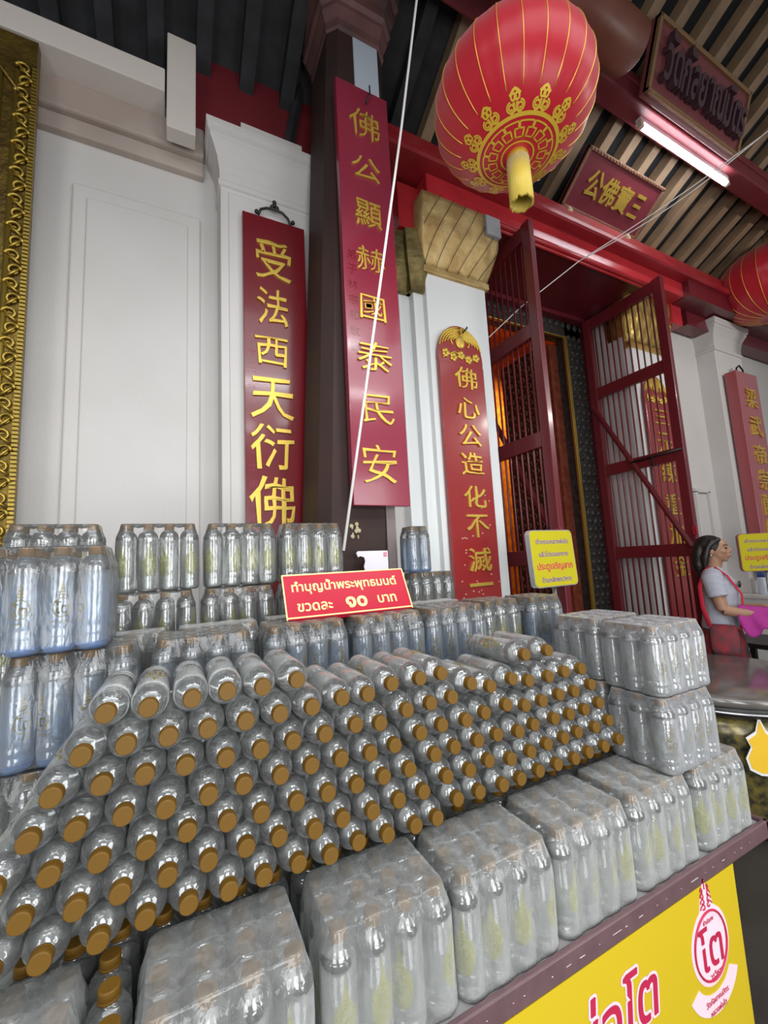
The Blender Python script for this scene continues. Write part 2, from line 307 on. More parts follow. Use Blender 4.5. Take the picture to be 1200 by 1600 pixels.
def big_pillar(mx, name, label):
    """mx mirrors x about the door axis (x = 3.32)"""
    X = (lambda x: x) if not mx else (lambda x: 6.64-x)
    def bx(mb, a, c, *r, **k): mb.box(min(X(a), X(c)), max(X(a), X(c)), *r, **k)
    b = MB(); bx(b, 1.68, 2.26, 2.45, 3.06, 0, Z(2.72), bev=.006); bx(b, 1.595, 1.69, 2.50, 2.9, 0, Z(2.4), bev=.004); bx(b, 1.50, 1.60, 2.56, 2.9, 0, Z(2.4), bev=.004)
    if mx: b.v = [(x, y+.15 if y < 2.9 else y, z) for x, y, z in b.v]
    p = struct(name, b, white_gloss, label, 'pillar')
    # gilded lotus capital
    b = MB(); z0, z1 = 2.19, 2.735; x0, x1, t0, t1 = 1.668, 2.275, 1.615, 2.345; n = 30; R = []
    for i in range(15):
        t = i/14; z = z0+.03+(z1-z0-.03)*t; bul = .035*math.sin(math.pi*min(1, t*1.05))**1 ; a = x0+(t0-x0)*t**1.3-bul; c = x1+(t1-x1)*t**1.3+bul; yf = 2.44-.12*t**1.2-bul
        ring = [(a, 2.66, Z(z))]
        for j in range(n+1):
            u = j/n; wv = .012*abs(math.sin(math.pi*(u*5+.5*(int(t*3) % 2))))*math.sin(math.pi*((t*3) % 1))
            ring.append((a+(c-a)*u, yf-wv, Z(z)))
        ring.append((c, 2.66, Z(z))); R.append([(X(q[0]), q[1], q[2]) for q in ring])
    b.rings(R, True, True, 0, True)
    bx(b, 1.655, 2.29, 2.425, 2.66, Z(2.17), Z(2.225), bev=.008)
    if mx: b.v = [(x, y+.15, z) for x, y, z in b.v]
    cap = b.build('gilded_capital', goldleaf if not mx else mat('pale_gold_leaf_relief', (.72, .55, .16), .34, metal=.8, bump=.5, bscale=25, color2=(.45, .32, .08), vscale=8), p)
    b = MB()
    for a, c, yf in ((1.585, 1.70, 2.475), (1.485, 1.60, 2.535)):
        Rr = []
        for i in range(9):
            t = i/8; z = 2.02+(2.48-2.02)*t; e = .02+.05*t**1.4+.02*math.sin(math.pi*t)
            Rr.append([(X(a-e), 2.9, Z(z)), (X(a-e), yf-e+.02, Z(z)), (X((a+c)/2), yf-e-.005, Z(z)), (X(c), yf-e+.02, Z(z)), (X(c), 2.9, Z(z))])
        b.rings(Rr, True, True, 0, False)
    if mx: b.v = [(x, y+.15, z) for x, y, z in b.v]
    b.build('side_capital', mat('bronze_gold_relief', (.30, .235, .085), .42, metal=.6, bump=.6, bscale=22, color2=(.12, .09, .03), vscale=9), p)
    nb = MB()
    for k in range(-4, 7):
        path = []
        for i in range(13):
            t = i/12; u = (k+t*2.3)/6
            if 0 <= u <= 1:
                bul = .035*math.sin(math.pi*min(1, t*1.05)); a = x0+(t0-x0)*t**1.3-bul; c = x1+(t1-x1)*t**1.3+bul
                path.append((X(a+(c-a)*u), 2.44-.12*t**1.2-bul-.016, Z(z0+.03+(z1-z0-.03)*t)))
        if len(path) > 2: nb.tube(path, .0022, 5)
    if mx: nb.v = [(x, y+.15, z) for x, y, z in nb.v]
    nb.build('wire_net', black, p)
    if not mx:
        nb = MB()
        nb.box(2.20, 2.352, 2.30, 2.42, Z(2.56), Z(2.73), bev=.01); nb.build('bare_mortar_patch', mat('grey_mortar', (.34, .34, .35), .9, bump=.5, bscale=40), p)
    return p
big_pillar(False, 'pillar', 'white pillar with netted gold lotus capital left of the doorway')
big_pillar(True, 'pillar', 'white pillar with pale gold capital right of the doorway')

# red beams over the doorway
b = MB(); b.box(1.66, 5.0, 2.32, 2.5, Z(2.73), Z(2.895), bev=.006)
b.tube([(2.28, 2.33, Z(2.71)), (4.4, 2.33, Z(2.71))], .022, 10); b.tube([(2.28, 2.345, Z(2.675)), (4.4, 2.345, Z(2.675))], .014, 10)
b.box(1.48, 1.665, 2.45, 2.7, Z(2.50), Z(2.87)); b.box(4.98, 5.17, 2.45, 2.7, Z(2.50), Z(2.87))
struct('trim_4', b, bright_red, 'bright red lintel board with rounded moulding over the doorway', 'lintel')
R = [[(x, 2.62, Z(2.895)), (x, 2.36, Z(2.895)), (x, 2.225, Z(2.90)), (x, 2.21, Z(2.915)), (x, 2.21, Z(2.95)), (x, 2.26, Z(2.96)), (x, 2.28, Z(3.12)), (x, 2.62, Z(3.12))] for x in (.9, 10)]
struct('trim_5', MB().rings(R, True, True, 0, False), red, 'long red beam carrying the rafters above the doorway', 'beam')
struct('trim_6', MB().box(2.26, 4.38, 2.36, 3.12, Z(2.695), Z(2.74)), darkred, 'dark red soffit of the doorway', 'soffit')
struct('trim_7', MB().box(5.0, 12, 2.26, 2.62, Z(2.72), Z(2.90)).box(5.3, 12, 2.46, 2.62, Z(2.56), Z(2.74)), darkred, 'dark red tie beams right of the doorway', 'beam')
b = MB(); b.box(-3, 11, 1.62, 1.78, Z(3.52), Z(3.78), bev=.012); b.box(-3, 11, 1.605, 1.64, Z(3.66), Z(3.70), bev=.006)
struct('trim_8', b, mat('dusty_maroon_beam_paint', (.22, .035, .045), .5, bump=.12, color2=(.16, .022, .03), vscale=3), 'maroon purlin beam above the fluorescent tube', 'beam')
b = MB(); b.tube([(.9, 1.37, Z(3.36)), (2.2, 1.37, Z(3.36)), (2.72, 1.37, Z(3.36)), (2.76, 1.37, Z(3.36))], [.155, .155, .15, .11], 20)
struct('trim_9', b, mat('brown_red_log_paint', (.24, .085, .05), .42, bump=.25, bscale=12, color2=(.17, .05, .032), vscale=3), 'round brown log purlin end behind the big lantern', 'log')
b = MB(); b.tube([(.62, 2.55, Z(2.55)), (.80, 2.55, Z(3.6))], .035, 4, smooth=False); b.box(.15, .75, 1.0, 1.1, Z(3.9), Z(4.05))
struct('trim_10', b, rooftile, 'dark brace under the left eave', 'brace')

# sloping roof: boards and rafters
RY = lambda y: 3.36+.55*(2.4-y)
R = [[(x, 2.95, Z(RY(2.95)+.13)), (x, -2.6, Z(RY(-2.6)+.13)), (x, -2.6, Z(RY(-2.6)+.19)), (x, 2.95, Z(RY(2.95)+.19))] for x in (-4, 12)]
ceil = struct('ceiling', MB().rings(R, True, True, 0, False), rooftile, 'dark boarded underside of the sloping roof', 'ceiling')
rb = MB()
Rr = [[(-.045, 2.85, RY(2.85)), (.045, 2.85, RY(2.85)), (.045, 2.85, RY(2.85)+.12), (-.045, 2.85, RY(2.85)+.12)], [(-.045, -2.4, RY(-2.4)), (.045, -2.4, RY(-2.4)), (.045, -2.4, RY(-2.4)+.12), (-.045, -2.4, RY(-2.4)+.12)]]
rb.rings(Rr, True, True, 0, False); rme = rb.mesh('rafter', tan); rme_shaded = rb.mesh('rafter', rooftile)  # left rafters take the dark roof colour to stand in for shade
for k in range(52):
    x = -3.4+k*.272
    link('rafter', rme if x > 1.5 else rme_shaded, ceil, (x, 0, EYE))

# inner doorway: carved black frame, gilt edge, lit hall behind
carved = mat('black_carved_frame', (.045, .038, .034), .5, bump=1., bscale=26, color2=(.016, .014, .013), vscale=25)
b = MB(); b.box(3.985, 4.30, 3.08, 3.22, 0, Z(2.70)); b.box(2.30, 2.62, 3.08, 3.22, 0, Z(2.70)); b.box(2.30, 4.30, 3.08, 3.22, Z(2.46), Z(2.75))
for k in range(46):
    for x in (4.06, 4.15, 4.24, 2.40, 2.52): b.ball((x+.02*math.sin(k*1.7+x), 3.08, .06+k*.089), (.030+.010*random.random(), .018, .026+.014*random.random()), nu=8, nv=5)
for k in range(20): b.ball((2.36+k*.1, 3.08, Z(2.60)), (.04, .022, .045), nu=8, nv=5)
d1 = struct('door_1', b, carved, 'inner temple doorway with carved black frame and gilt edge', 'door')
b = MB()
for x in (3.945, 3.970): b.box(x, x+.014, 3.06, 3.09, 0, Z(2.46), bev=.004)
for x in (2.635, 2.67): b.box(x, x+.022, 3.06, 3.2, 0, Z(2.46), bev=.004)
b.box(2.63, 3.99, 3.06, 3.09, Z(2.435), Z(2.45), bev=.004)
b.build('gilt_edging', mat('gilt_edging', (.46, .32, .07), .38, metal=.8), d1)
leafm = mat('brown_gold_carved_leaf', (.26, .062, .030), .45, metal=.2, bump=.8, bscale=34, color2=(.16, .03, .015), vscale=16)
b = MB(); b.box(3.86, 3.990, 3.215, 3.34, .02, Z(2.42)); b.build('open_leaf', leafm, d1)
MB().box(3.80, 3.945, 3.35, 3.95, .02, Z(2.42)).build('leaf_edge', black, d1)
b = MB()
b.box(2.72, 2.78, 3.24, 3.86, .02, Z(2.40)); b.build('open_leaf', leafm, d1)
hall = mat('gold_hall_wall', (.85, .42, .05), .45, metal=.3, bump=.6, bscale=14, color2=(.62, .16, .02), vscale=9)
b = MB(); b.box(1.2, 6.2, 5.2, 5.3, 0, Z(3.6)); b.box(1.2, 1.3, 3.25, 5.3, 0, Z(3.6)); b.box(6.1, 6.2, 3.25, 5.3, 0, Z(3.6)); b.box(1.2, 6.2, 3.25, 5.3, Z(3.6), Z(3.7))
struct('wall_inner', b, hall, 'gold patterned wall of the lit hall behind the doorway', 'wall')
area('hall_lamp', (4.9, 4.3, 4.2), (4.3, 5.2, 2.4), .8, .8, 42, (1, .64, .22))
# scrollwork carved on the folded inner leaf
b = MB()
for i in range(6):
    for k in range(36):
        sg = 1 if (i+k) % 2 else -1
        b.tube([(3.797, 3.40+i*.099+sg*(.006+.040*(1-q/9))*math.cos(q*.75), .25+k*.105+(.006+.046*(1-q/9))*math.sin(q*.75)) for q in range(9)], [.011*(1-q/14) for q in range(9)], 5)
b.build('scroll_relief', mat('brown_gilt_scrolls', (.20, .095, .04), .45, metal=.3, color2=(.09, .035, .015), vscale=20), d1)

# octagonal column with moulded head
def oct_ring(x0, x1, y0, y1, ch, z): return [(x0+ch, y0, z), (x1-ch, y0, z), (x1, y0+ch, z), (x1, y1-ch, z), (x1-ch, y1, z), (x0+ch, y1, z), (x0, y1-ch, z), (x0, y0+ch, z)]
cb = MB(); xs = lambda z: (.644+.140*(z-.27)/2.73, 1.053+.106*(z-.27)/2.73)
R = [oct_ring(*xs(z), 1.98, 2.38, .055, Z(z)) for z in (-1.6, 0, 1, 2, 3.3)]
cb.rings(R, True, True, 0, False)
column = struct('column', cb, darkwood, 'dark brown column with chamfered corners behind the bottle stacks', 'column')
cb = MB(); a, c = xs(3.3); prof = [(0, 3.20), (.010, 3.22), (.012, 3.27), (.035, 3.33), (.035, 3.36), (.055, 3.38), (.058, 3.44), (.085, 3.50), (.085, 3.56), (.11, 3.58), (.12, 3.75)]
cb.rings([oct_ring(a-e, c+e, 1.98-e, 2.38+e, .055+e*.4, Z(z)) for e, z in prof], True, True, 0, False)
cb.build('moulded_head', mat('dusty_red_brown_moulding', (.17, .075, .065), .5, bump=.2, color2=(.09, .05, .05), vscale=5), column)
a, c = xs(2.85)
MB().box(a+.165, c-.050, 1.972, 1.985, Z(2.5), Z(3.19)).build('bluish_lit_face', mat('blue_grey_light_tint', (.46, .52, .58), .45, bump=.15), column)  # bluish light on the upper column face, put into the colour
MB().box(1.008, 1.062, 1.985, 2.05, .1, Z(.32), M=None).build('lighter_edge', greywood, column)  # lighter grey-brown strip along the right chamfer
b = MB()
for k in range(9): b.ball((.80+.05*random.random(), 1.975, Z(.11+.10*random.random())), (.012*random.random()+.004, .006, .012), nu=7, nv=5)
b.build('chipped_paint', mat('chipped_pale_paint', (.42, .36, .22), .8), column)

# gilded carved frame at the left edge
gf = thing('gilded_frame', 'tall gilded carved frame standing against the wall at the left edge', 'frame', (-.9, 2.4, 0))
b = MB(); b.box(-1.25, -.66, 2.40, 2.45, 0, Z(2.76)); b.build('frame_board', goldold, gf)
b = MB()
for x in (-.862, -.80, -.735): b.tube([(x, 2.40, .05), (x, 2.40, Z(2.55))], .014, 8)
for x in (-.831,):
    for k in range(130): b.ball((x, 2.396, .1+k*.031), (.014, .014, .0165), nu=8, nv=5)
for k in range(210): b.box(-.674, -.652, 2.385, 2.405, .1+k*.0195, .1+k*.0195+.012)
b.build('beaded_moulding', mat('gilded_beads', (.38, .27, .055), .42, metal=.85), gf)
b = MB()
for k in range(56):
    z = .12+k*.0735; s = 1 if k % 2 == 0 else -1
    path = [(-.705+s*.004+(.006+.0235*(1-q/15))*math.cos(q*.62)*s, 2.385+.001*q, z+.006+(.004+.026*(1-q/15))*math.sin(q*.62)) for q in range(15)]
    b.tube(path, [.0085*(1-q/22) for q in range(15)], 6)
    b.tube([(-.705-s*.024, 2.392, z-.03), (-.705, 2.384, z-.012), (-.705+s*.026, 2.392, z+.02)], .007, 6)
b.build('scroll_carving', mat('gilded_scrolls', (.42, .29, .055), .40, metal=.85), gf)
b = MB(); b.tube([(-.93, 2.39, Z(2.72)), (-.72, 2.385, Z(2.42))], .008, 6); b.build('corner_strip', goldold, gf)

# white niche window right of the doorway
b = MB(); b.box(5.29, 5.60, 2.62, 2.70, Z(.61), Z(.66)); b.box(5.29, 5.34, 2.62, 2.70, Z(-.4), Z(.62)); b.box(5.56, 5.60, 2.62, 2.70, Z(-.4), Z(.62))
w1 = struct('window_1', b, white, 'narrow niche window in the white wall behind the woman', 'window')
MB().box(5.33, 5.57, 2.655, 2.66, Z(-.4), Z(.62)).build('blind', mat('tan_blind', (.42, .36, .27), .8), w1)

# ================================================================== plaques
def inscription(s, x, z_top, step, h, y, mb):
    for i, ch in enumerate(s): put_text(mb, ch, x, Z(z_top-i*step), h=h, y=y, depth=.002, off=0)
def glyphs(mb, chars, cx, zs, h, wd, y, depth=.012, off=-.016, tilt=0):
    for i, (ch, x, z) in enumerate(zip(chars, cx if isinstance(cx, (list, tuple)) else [cx]*len(zs), zs)):
        hh = h[i] if isinstance(h, list) else (h if ch not in '一三' else h*(.16 if ch == '一' else .7)); ww = wd[i] if isinstance(wd, list) else wd
        put_text(mb, ch, x, Z(z), h=hh, wd=ww, y=y, depth=depth, off=off if ch != '顯' else -.008, bev=.02 if ch != '顯' else .008, keep=False, brush=.06)
p1 = thing('plaque', 'tall dark red plaque with six gilded characters hung on the white pilaster', 'plaque', (.53, 2.42, Z(-.5)))
MB().box(.344, .728, 2.395, 2.435, Z(-.55), Z(2.165), bev=.004).build('board', board_red, p1)
b = MB(); glyphs(b, '受法西天衍佛', [.525, .515, .507, .503, .496, .494], [1.88, 1.57, 1.285, .99, .695, .37], [.26, .23, .18, .25, .26, .29], [.216, .185, .19, .25, .24, .25], 2.396); b.build('lettering', gold, p1)
b = MB(); inscription('大清光緒戊寅年信士弟子敬奉', .388, 1.36, .098, .05, 2.396, b); b.build('small_inscription', board_maroon, p1)
b = MB(); b.tube([(.44, 2.40, Z(2.175)), (.455, 2.40, Z(2.215)), (.49, 2.40, Z(2.235)), (.54, 2.40, Z(2.245)), (.59, 2.40, Z(2.235)), (.625, 2.40, Z(2.205)), (.64, 2.40, Z(2.16))], .008, 8)
for x, z in ((.43, 2.19), (.655, 2.19), (.54, 2.27), (.525, 2.255), (.555, 2.255), (.54, 2.29)): b.ball((x, 2.40, Z(z)), .014, nu=8, nv=6)
b.build('iron_hook', black, p1)
p2 = thing('plaque', 'tall maroon plaque with eight gilded characters mounted on the dark column', 'plaque', (.94, 1.92, Z(.29)))
MB().box(.787, 1.112, 1.90, 1.945, Z(.286), Z(2.745), bev=.004).build('board', board_maroon, p2)
b = MB(); glyphs(b, '佛公顯赫國泰民安', [.955, .95, .948, .945, .948, .945, .945, .94], [2.50, 2.215, 1.93, 1.657, 1.37, 1.09, .80, .505], [.175, .14, .155, .14, .14, .165, .155, .20], [.18, .175, .16, .165, .15, .20, .18, .20], 1.901, depth=.010, off=-.026); b.build('lettering', gold, p2)
b = MB(); inscription('弟子林宗和敬酬', .835, 1.66, .088, .055, 1.901, b); b.build('small_inscription', board_red, p2)
b = MB(); b.tube([(.965, 1.885, Z(2.64)), (.985, 1.87, Z(2.70)), (1.0, 1.90, Z(2.79))], .005, 6); b.build('iron_hook', black, p2)

def round_plaque(x0, x1, z0, zs, zt, yf, label, chars, zsc, cx, hh, ww):
    t = thing('plaque', label, 'plaque', ((x0+x1)/2, yf+.02, Z(z0)))
    MB().box(x0, x1, yf, yf+.035, Z(z0), Z(zs), bev=.004).build('board', board_warm, t)
    xc, hw, hz = (x0+x1)/2, (x1-x0)/2, zt-zs
    poly = [(x0+.004, Z(zs))]+[(xc-hw*math.cos(a)*1.0, Z(zs+hz*math.sin(a)**.8)) for a in [math.pi*(i+.5)/24 for i in range(24)]]+[(x1-.004, Z(zs))]
    MB().prism(poly, yf+.004, yf+.035).build('rounded_crest', board_warm, t)
    b = MB(); s = hw/.205
    def arc(cx, cz, r, a0, a1, rad, n=14): b.tube([(cx+r*math.cos(a0+(a1-a0)*i/n), yf, cz+r*math.sin(a0+(a1-a0)*i/n)) for i in range(n+1)], rad, 6)
    zc = Z(zs+hz*.52)
    for i in range(6):
        for sg in (-1, 1):
            n = 16; b.tube([(xc+sg*s*((.190-.020*i)*math.cos(.1+.12*i+(1.42-.12*i)*q/n)), yf, Z(zs+hz*.34)+s*(.185-.013*i)*math.sin(.1+.12*i+(1.42-.12*i)*q/n)) for q in range(n+1)], [(.0095*s*(.4+.6*math.sin(math.pi*(q+1)/(n+2))), .006) for q in range(n+1)], 6)
    b.ball((xc, yf, zc+.02*s), (.045*s, .012, .055*s)); arc(xc, zc+.03*s, .085*s, -.6, math.pi+.6, .007*s)
    for k in range(5):
        x = xc+(-.14+.07*k)*s; z = Z(zs+hz*(.16 if k % 2 else .24))
        for q in range(5): b.ball((x+.02*s*math.cos(q*1.257), yf, z+.02*s*math.sin(q*1.257)), (.017*s, .007, .017*s), nu=8, nv=5)
    b.tube([(xc-.17*s, yf, Z(zs+hz*.1)), (xc-.06*s, yf, Z(zs+hz*.3)), (xc+.05*s, yf, Z(zs+hz*.15)), (xc+.17*s, yf, Z(zs+hz*.28))], .006*s, 6)
    b.build('phoenix_relief', gold, t)
    b = MB(); glyphs(b, chars, cx, zsc, hh, ww, yf+.002); b.build('lettering', gold, t)
    return t
t = round_plaque(1.722, 2.135, -.5, 1.455, 1.765, 2.405, 'round-topped red plaque with phoenix crest on the pillar left of the doorway', '佛心公造化不滅一', [1.345, 1.115, .90, .685, .44, .225, -.02, -.19], 1.955, .165, .205)
b = MB(); b.tube([(1.94, 2.38, Z(1.70)), (1.97, 2.36, Z(1.735)), (2.0, 2.40, Z(1.77))], .006, 6); b.build('nail_hook', black, t)
b = MB()
for k in range(42): b.ball((1.74+random.random()*.38, 2.405, Z(-.45+random.random()**1.6*.95)), (.006+.004*random.random(), .002, .006), nu=6, nv=4)
b.build('wax_flecks', mat('pale_wax_flecks', (.60, .36, .24), .6), t)
round_plaque(4.45, 4.88, -1.0, 1.53, 1.87, 2.555, 'round-topped red plaque on the pillar behind the right barred gate', '三元練重加金', [1.40, 1.11, .79, .45, .13, -.19], 4.69, .22, .25)
p6 = thing('plaque', 'narrow thick red plaque hung on the far right white pilaster', 'plaque', (6.05, 2.35, Z(-.3)))
MB().box(5.84, 6.33, 2.30, 2.42, Z(-.3), Z(2.02), bev=.005).build('board', mat('rose_red_lacquer', (.34, .07, .08), .25, bump=.1, coat=.5), p6)
b = MB(); glyphs(b, '梁武帝崇蘭師', [6.1, 6.1, 6.1, 6.1, 6.1, 6.1], [1.70, 1.36, 1.02, .72, .43, .14], .24, .26, 2.30); b.build('lettering', gold, p6)
b = MB(); b.tube([(6.0, 2.36, Z(2.02)), (6.02, 2.36, Z(2.10)), (6.09, 2.36, Z(2.14)), (6.16, 2.36, Z(2.10)), (6.18, 2.36, Z(2.02))], .01, 8); b.build('iron_hook', black, p6)

def tilted_board(name, label, xl, xr, yb, zb, yt, zt, th, m):
    """root at the bottom edge; the board leans out over the viewer. local x right, z up the board, -y outwards"""
    t = thing(name, label, 'plaque', ((xl+xr)/2, yb, Z(zb)), local=True)
    t.rotation_euler = (math.atan2(yb-yt, zt-zb), 0, 0)
    L = math.hypot(yb-yt, zt-zb); W = xr-xl
    MB().box(-W/2, W/2, 0, th, 0, L, bev=.006).build('board', m, t)
    return t, W, L
t, W, L = tilted_board('plaque', 'leaning maroon name plaque with four gilded characters above the doorway', 3.10, 4.16, 2.30, 3.13, 1.95, 3.40, .05, mat('dusty_maroon_lacquer', (.20, .03, .045), .35, bump=.12, coat=.2))
b = MB()
for i, ch in enumerate('公佛寶三'): put_text(b, ch, -.29+.2*i, L*.52, h=.20 if ch != '三' else .18, wd=.19 if ch != '三' else .13, y=-.001, depth=.012, off=.006, bev=.015, keep=False)
b.build('lettering', gold, t)
b = MB(); fr = .028
for q in ((-W/2, W/2, L-fr, L), (-W/2, W/2, 0, fr), (-W/2, -W/2+fr, 0, L), (W/2-fr, W/2, 0, L)): b.box(q[0], q[1], -.012, .03, q[2], q[3], bev=.004)
for k in range(26): b.ball((-W/2+.02+k*(W-.04)/25, -.012, L-.014), (.012, .008, .010), nu=6, nv=4)
b.build('rim', mat('worn_brown_gold_rim', (.26, .13, .08), .5, metal=.3, bump=.4), t)
for x in (-.44, .40):
    b = MB()
    for q in range(9): b.ball((x+.03*math.cos(q*2.4)*(q/9), -.02, -.01+.028*math.sin(q*2.4)*(q/9)), (.022, .03, .02), nu=8, nv=6)
    b.build('bracket', mat('cream_gilt_bracket', (.62, .52, .33), .5, metal=.3, bump=.5), t)
t, W, L = tilted_board('plaque', 'large leaning plaque with dark carved raised script above the purlin beam', 3.12, 4.42, 1.50, 3.39, 1.34, 3.86, .06, mat('dusty_plum_lacquer', (.22, .055, .06), .5, bump=.15))
b = MB(); put_text(b, 'วัดกัลยาณมิตร', .02, L*.52, h=L*.64, wd=W*.88, y=0, depth=.05, off=.02, keep=False); b.build('lettering', mat('dark_plum_carved_script', (.075, .035, .045), .45), t)
b = MB(); fr = .03
for q in ((-W/2, W/2, L-fr, L), (-W/2, W/2, 0, fr), (-W/2, -W/2+fr, 0, L), (W/2-fr, W/2, 0, L)): b.box(q[0], q[1], -.02, .03, q[2], q[3], bev=.004)
for k in range(60): b.ball((-W/2+.01+k*(W-.02)/59, -.02, .012), (.012, .01, .012), nu=6, nv=4)
b.build('rim', mat('gilt_brown_rim', (.34, .20, .10), .45, metal=.4, bump=.4), t)

# ================================================================== barred gates, each hinged on the jamb and opened outwards
def gate(x0, label, bolt):
    x1 = x0+.055; ya, yb = 2.12, 3.0; zb, zt = .06, Z(2.63)
    g = thing('barred_gate', label, 'gate', (x0, 3.0, .06))
    MB().box(x0, x1, ya, ya+.085, zb, zt, bev=.006).build('stile', darkred, g)
    MB().box(x0, x1, yb-.085, yb, zb, zt, bev=.006).build('stile', darkred, g)
    zs = [Z(2.56), Z(1.74), Z(.865), Z(-.03), .2]
    for z in zs: MB().box(x0+.004, x1-.004, ya+.08, yb-.08, z-.06, z+.06, bev=.004).build('rail', darkred, g)
    n = 11
    for k in range(n):
        y = ya+.085+(yb-ya-.17)*(k+.7)/(n+.4)
        MB().tube([(x0+.027, y, zb+.1), (x0+.027, y, zt-.05)], .0085, 7).build('bar', darkred, g)
    xb = x0-.012 if x0 > 3 else x1+.012
    MB().tube([(xb, 2.985, Z(1.63)), (xb, 2.16, Z(.0))], [(.028, .010)]*2, 4, smooth=False).build('brace', darkred, g)
    if bolt:
     b = MB(); b.tube([(x0-.015, 2.13, Z(.90)), (x0-.015, 2.62, Z(.88))], .010, 8); b.tube([(x0-.02, 2.40, Z(.89)), (x0-.03, 2.40, Z(.80)), (x0-.03, 2.34, Z(.79))], .008, 6)
     b.build('bolt', black, g)
    MB().box(x0-.01, x0+.004, 2.10, 2.14, Z(.10), Z(.18), bev=.003).build('hasp', red, g)
    return g
gate(2.46, 'left barred gate leaf opened outwards beside the gold lotus capital', False)
gate(4.185, 'right barred gate leaf with diagonal brace opened outwards behind the woman', True)
b = MB()
b.box(2.27, 2.44, 3.0, 3.08, .0, Z(2.69)); b.box(4.25, 4.37, 3.0, 3.08, .0, Z(2.69)); b.box(2.27, 4.37, 3.0, 3.08, Z(2.64), Z(2.69))
struct('trim_11', b, darkred, 'dark red jambs the barred gates hang on', 'jamb')

# ================================================================== lanterns
def lantern(name, label, cx, cy, cz, R, H, tassel, detail=True):
    t = thing(name, label, 'lantern', (cx, cy, cz-H), local=True)
    nl = 24; m, N, L_, out = new_mat('red_silk_lantern') if 'red_silk_lantern' not in _M else (_M['red_silk_lantern'],)+(None,)*3
    if N:
        p = N.new('ShaderNodeBsdfPrincipled'); p.inputs['Base Color'].default_value = (.62, .012, .030, 1); p.inputs['Roughness'].default_value = .33; p.inputs['Sheen Weight'].default_value = .3
        tl = N.new('ShaderNodeBsdfTranslucent'); tl.inputs['Color'].default_value = (.75, .02, .03, 1); mx = N.new('ShaderNodeMixShader'); mx.inputs['Fac'].default_value = .22
        L_.new(p.outputs[0], mx.inputs[1]); L_.new(tl.outputs[0], mx.inputs[2]); L_.new(mx.outputs[0], out.inputs[0]); _M['red_silk_lantern'] = m
    prof = []
    for i in range(29):
        a = math.pi*(.075+.85*i/28); s = math.sin(a); z = -math.cos(a)
        prof.append((R*(abs(s)**.86), H+H*z*(1.0), s))
    seg = nl*6; rings = []
    for r, z, s in prof:
        rings.append([(r*(1-.012*(1-abs(2*((j/6) % 1)-1)**1.0)*s*-1-.012*s)*math.cos(2*math.pi*j/seg), r*(1-.012*(abs(2*((j/6) % 1)-1))*s)*math.sin(2*math.pi*j/seg), z) for j in range(seg)])
    MB().rings(rings, True, True, 0, True).build('shade', m, t)
    b = MB(); pr = [p for p in prof if p[1] > H*.22] if detail else prof
    for k in range(nl):
        a = 2*math.pi*(k+.5)/nl
        b.tube([((r*(1-.003*s)+.001)*math.cos(a), (r*(1-.003*s)+.001)*math.sin(a), z) for r, z, s in (pr if detail else prof)], .0024*R/.4, 5)
    b.build('gold_piping', mat('gold_thread', (.85, .55, .08), .3, metal=.5), t)
    if detail:
        gm = mat('printed_gold_medallion', (.78, .52, .05), .42, metal=.25)
        def P(r, a, lift=.0025):           # point on the underside at radius r
            ra = min(max(r/R, 0), .999)**(1/.86); z = H-H*math.sqrt(1-ra*ra); z = max(z, prof[0][1])
            return ((r+lift*.3)*math.cos(a), (r+lift*.3)*math.sin(a), z-lift)
        b = MB()
        def band(path, w):
            """flat printed stroke lying on the shade; path of (r, angle)"""
            V = []; F = []; n = len(path)
            for i, (r, a) in enumerate(path):
                r0, a0 = path[max(i-1, 0)]; r1, a1 = path[min(i+1, n-1)]
                dr, da = r1-r0, (a1-a0)*r; l = math.hypot(dr, da) or 1; nr, na = -da/l, dr/l
                V += [P(r+nr*w/2, a+na*w/2/max(r, .02)), P(r-nr*w/2, a-na*w/2/max(r, .02))]
            for i in range(n-1): F.append((2*i, 2*i+1, 2*i+3, 2*i+2))
            b.add(V, F, 0, True)
        arc = lambda r, a0, a1, n: [(r, a0+(a1-a0)*i/n) for i in range(n+1)]
        k_ = .755
        band(arc(.235*k_, 0, 2*math.pi, 120), .020*k_); band(arc(.095*k_, 0, 2*math.pi, 60), .010*k_)
        nk = 14
        for k in range(nk):
            a = 2*math.pi*k/nk; d = 2*math.pi/nk
            for pts in ([(.205, 0), (.205, .92)], [(.205, 0), (.172, 0), (.172, .30), (.125, .30), (.125, -.02)], [(.205, .92), (.172, .92), (.172, .62), (.125, .62), (.125, .98)]):
                q = []
                for (r0, u0), (r1, u1) in zip(pts[:-1], pts[1:]):
                    q += [(k_*(r0+(r1-r0)*i/8), a+d*(u0+(u1-u0)*i/8)) for i in range(9)]
                band(q, .0085*k_)
        nc = 12
        for k in range(nc):
            a = 2*math.pi*(k+.5)/nc
            for s in (-1, 1):
                q = []
                for i in range(26):
                    th = i*.42; rr = .024*(1-i/34); q.append((k_*(.272+rr*math.cos(th)), a+s*(.026+rr*math.sin(th))/.272))
                band(q, .0085*k_)
                band([(k_*.245, a+s*.03/.25), (k_*.258, a+s*.006/.26), (k_*.292, a+s*.010/.3)], .014*k_)
                q = [(k_*(.312+.013*math.cos(i*.45)), a+s*.012/.312+s*.011*math.sin(i*.45)/.312) for i in range(15)]
                band(q, .010*k_)
            band([(k_*.318, a-.03/.318), (k_*.334, a-.012/.33), (k_*.340, a), (k_*.334, a+.012/.33), (k_*.318, a+.03/.318)], .012*k_)
            band(arc(.305*k_, a-.03, a+.03, 6), .018*k_)
        b.build('medallion_print', gm, t, fix=False)
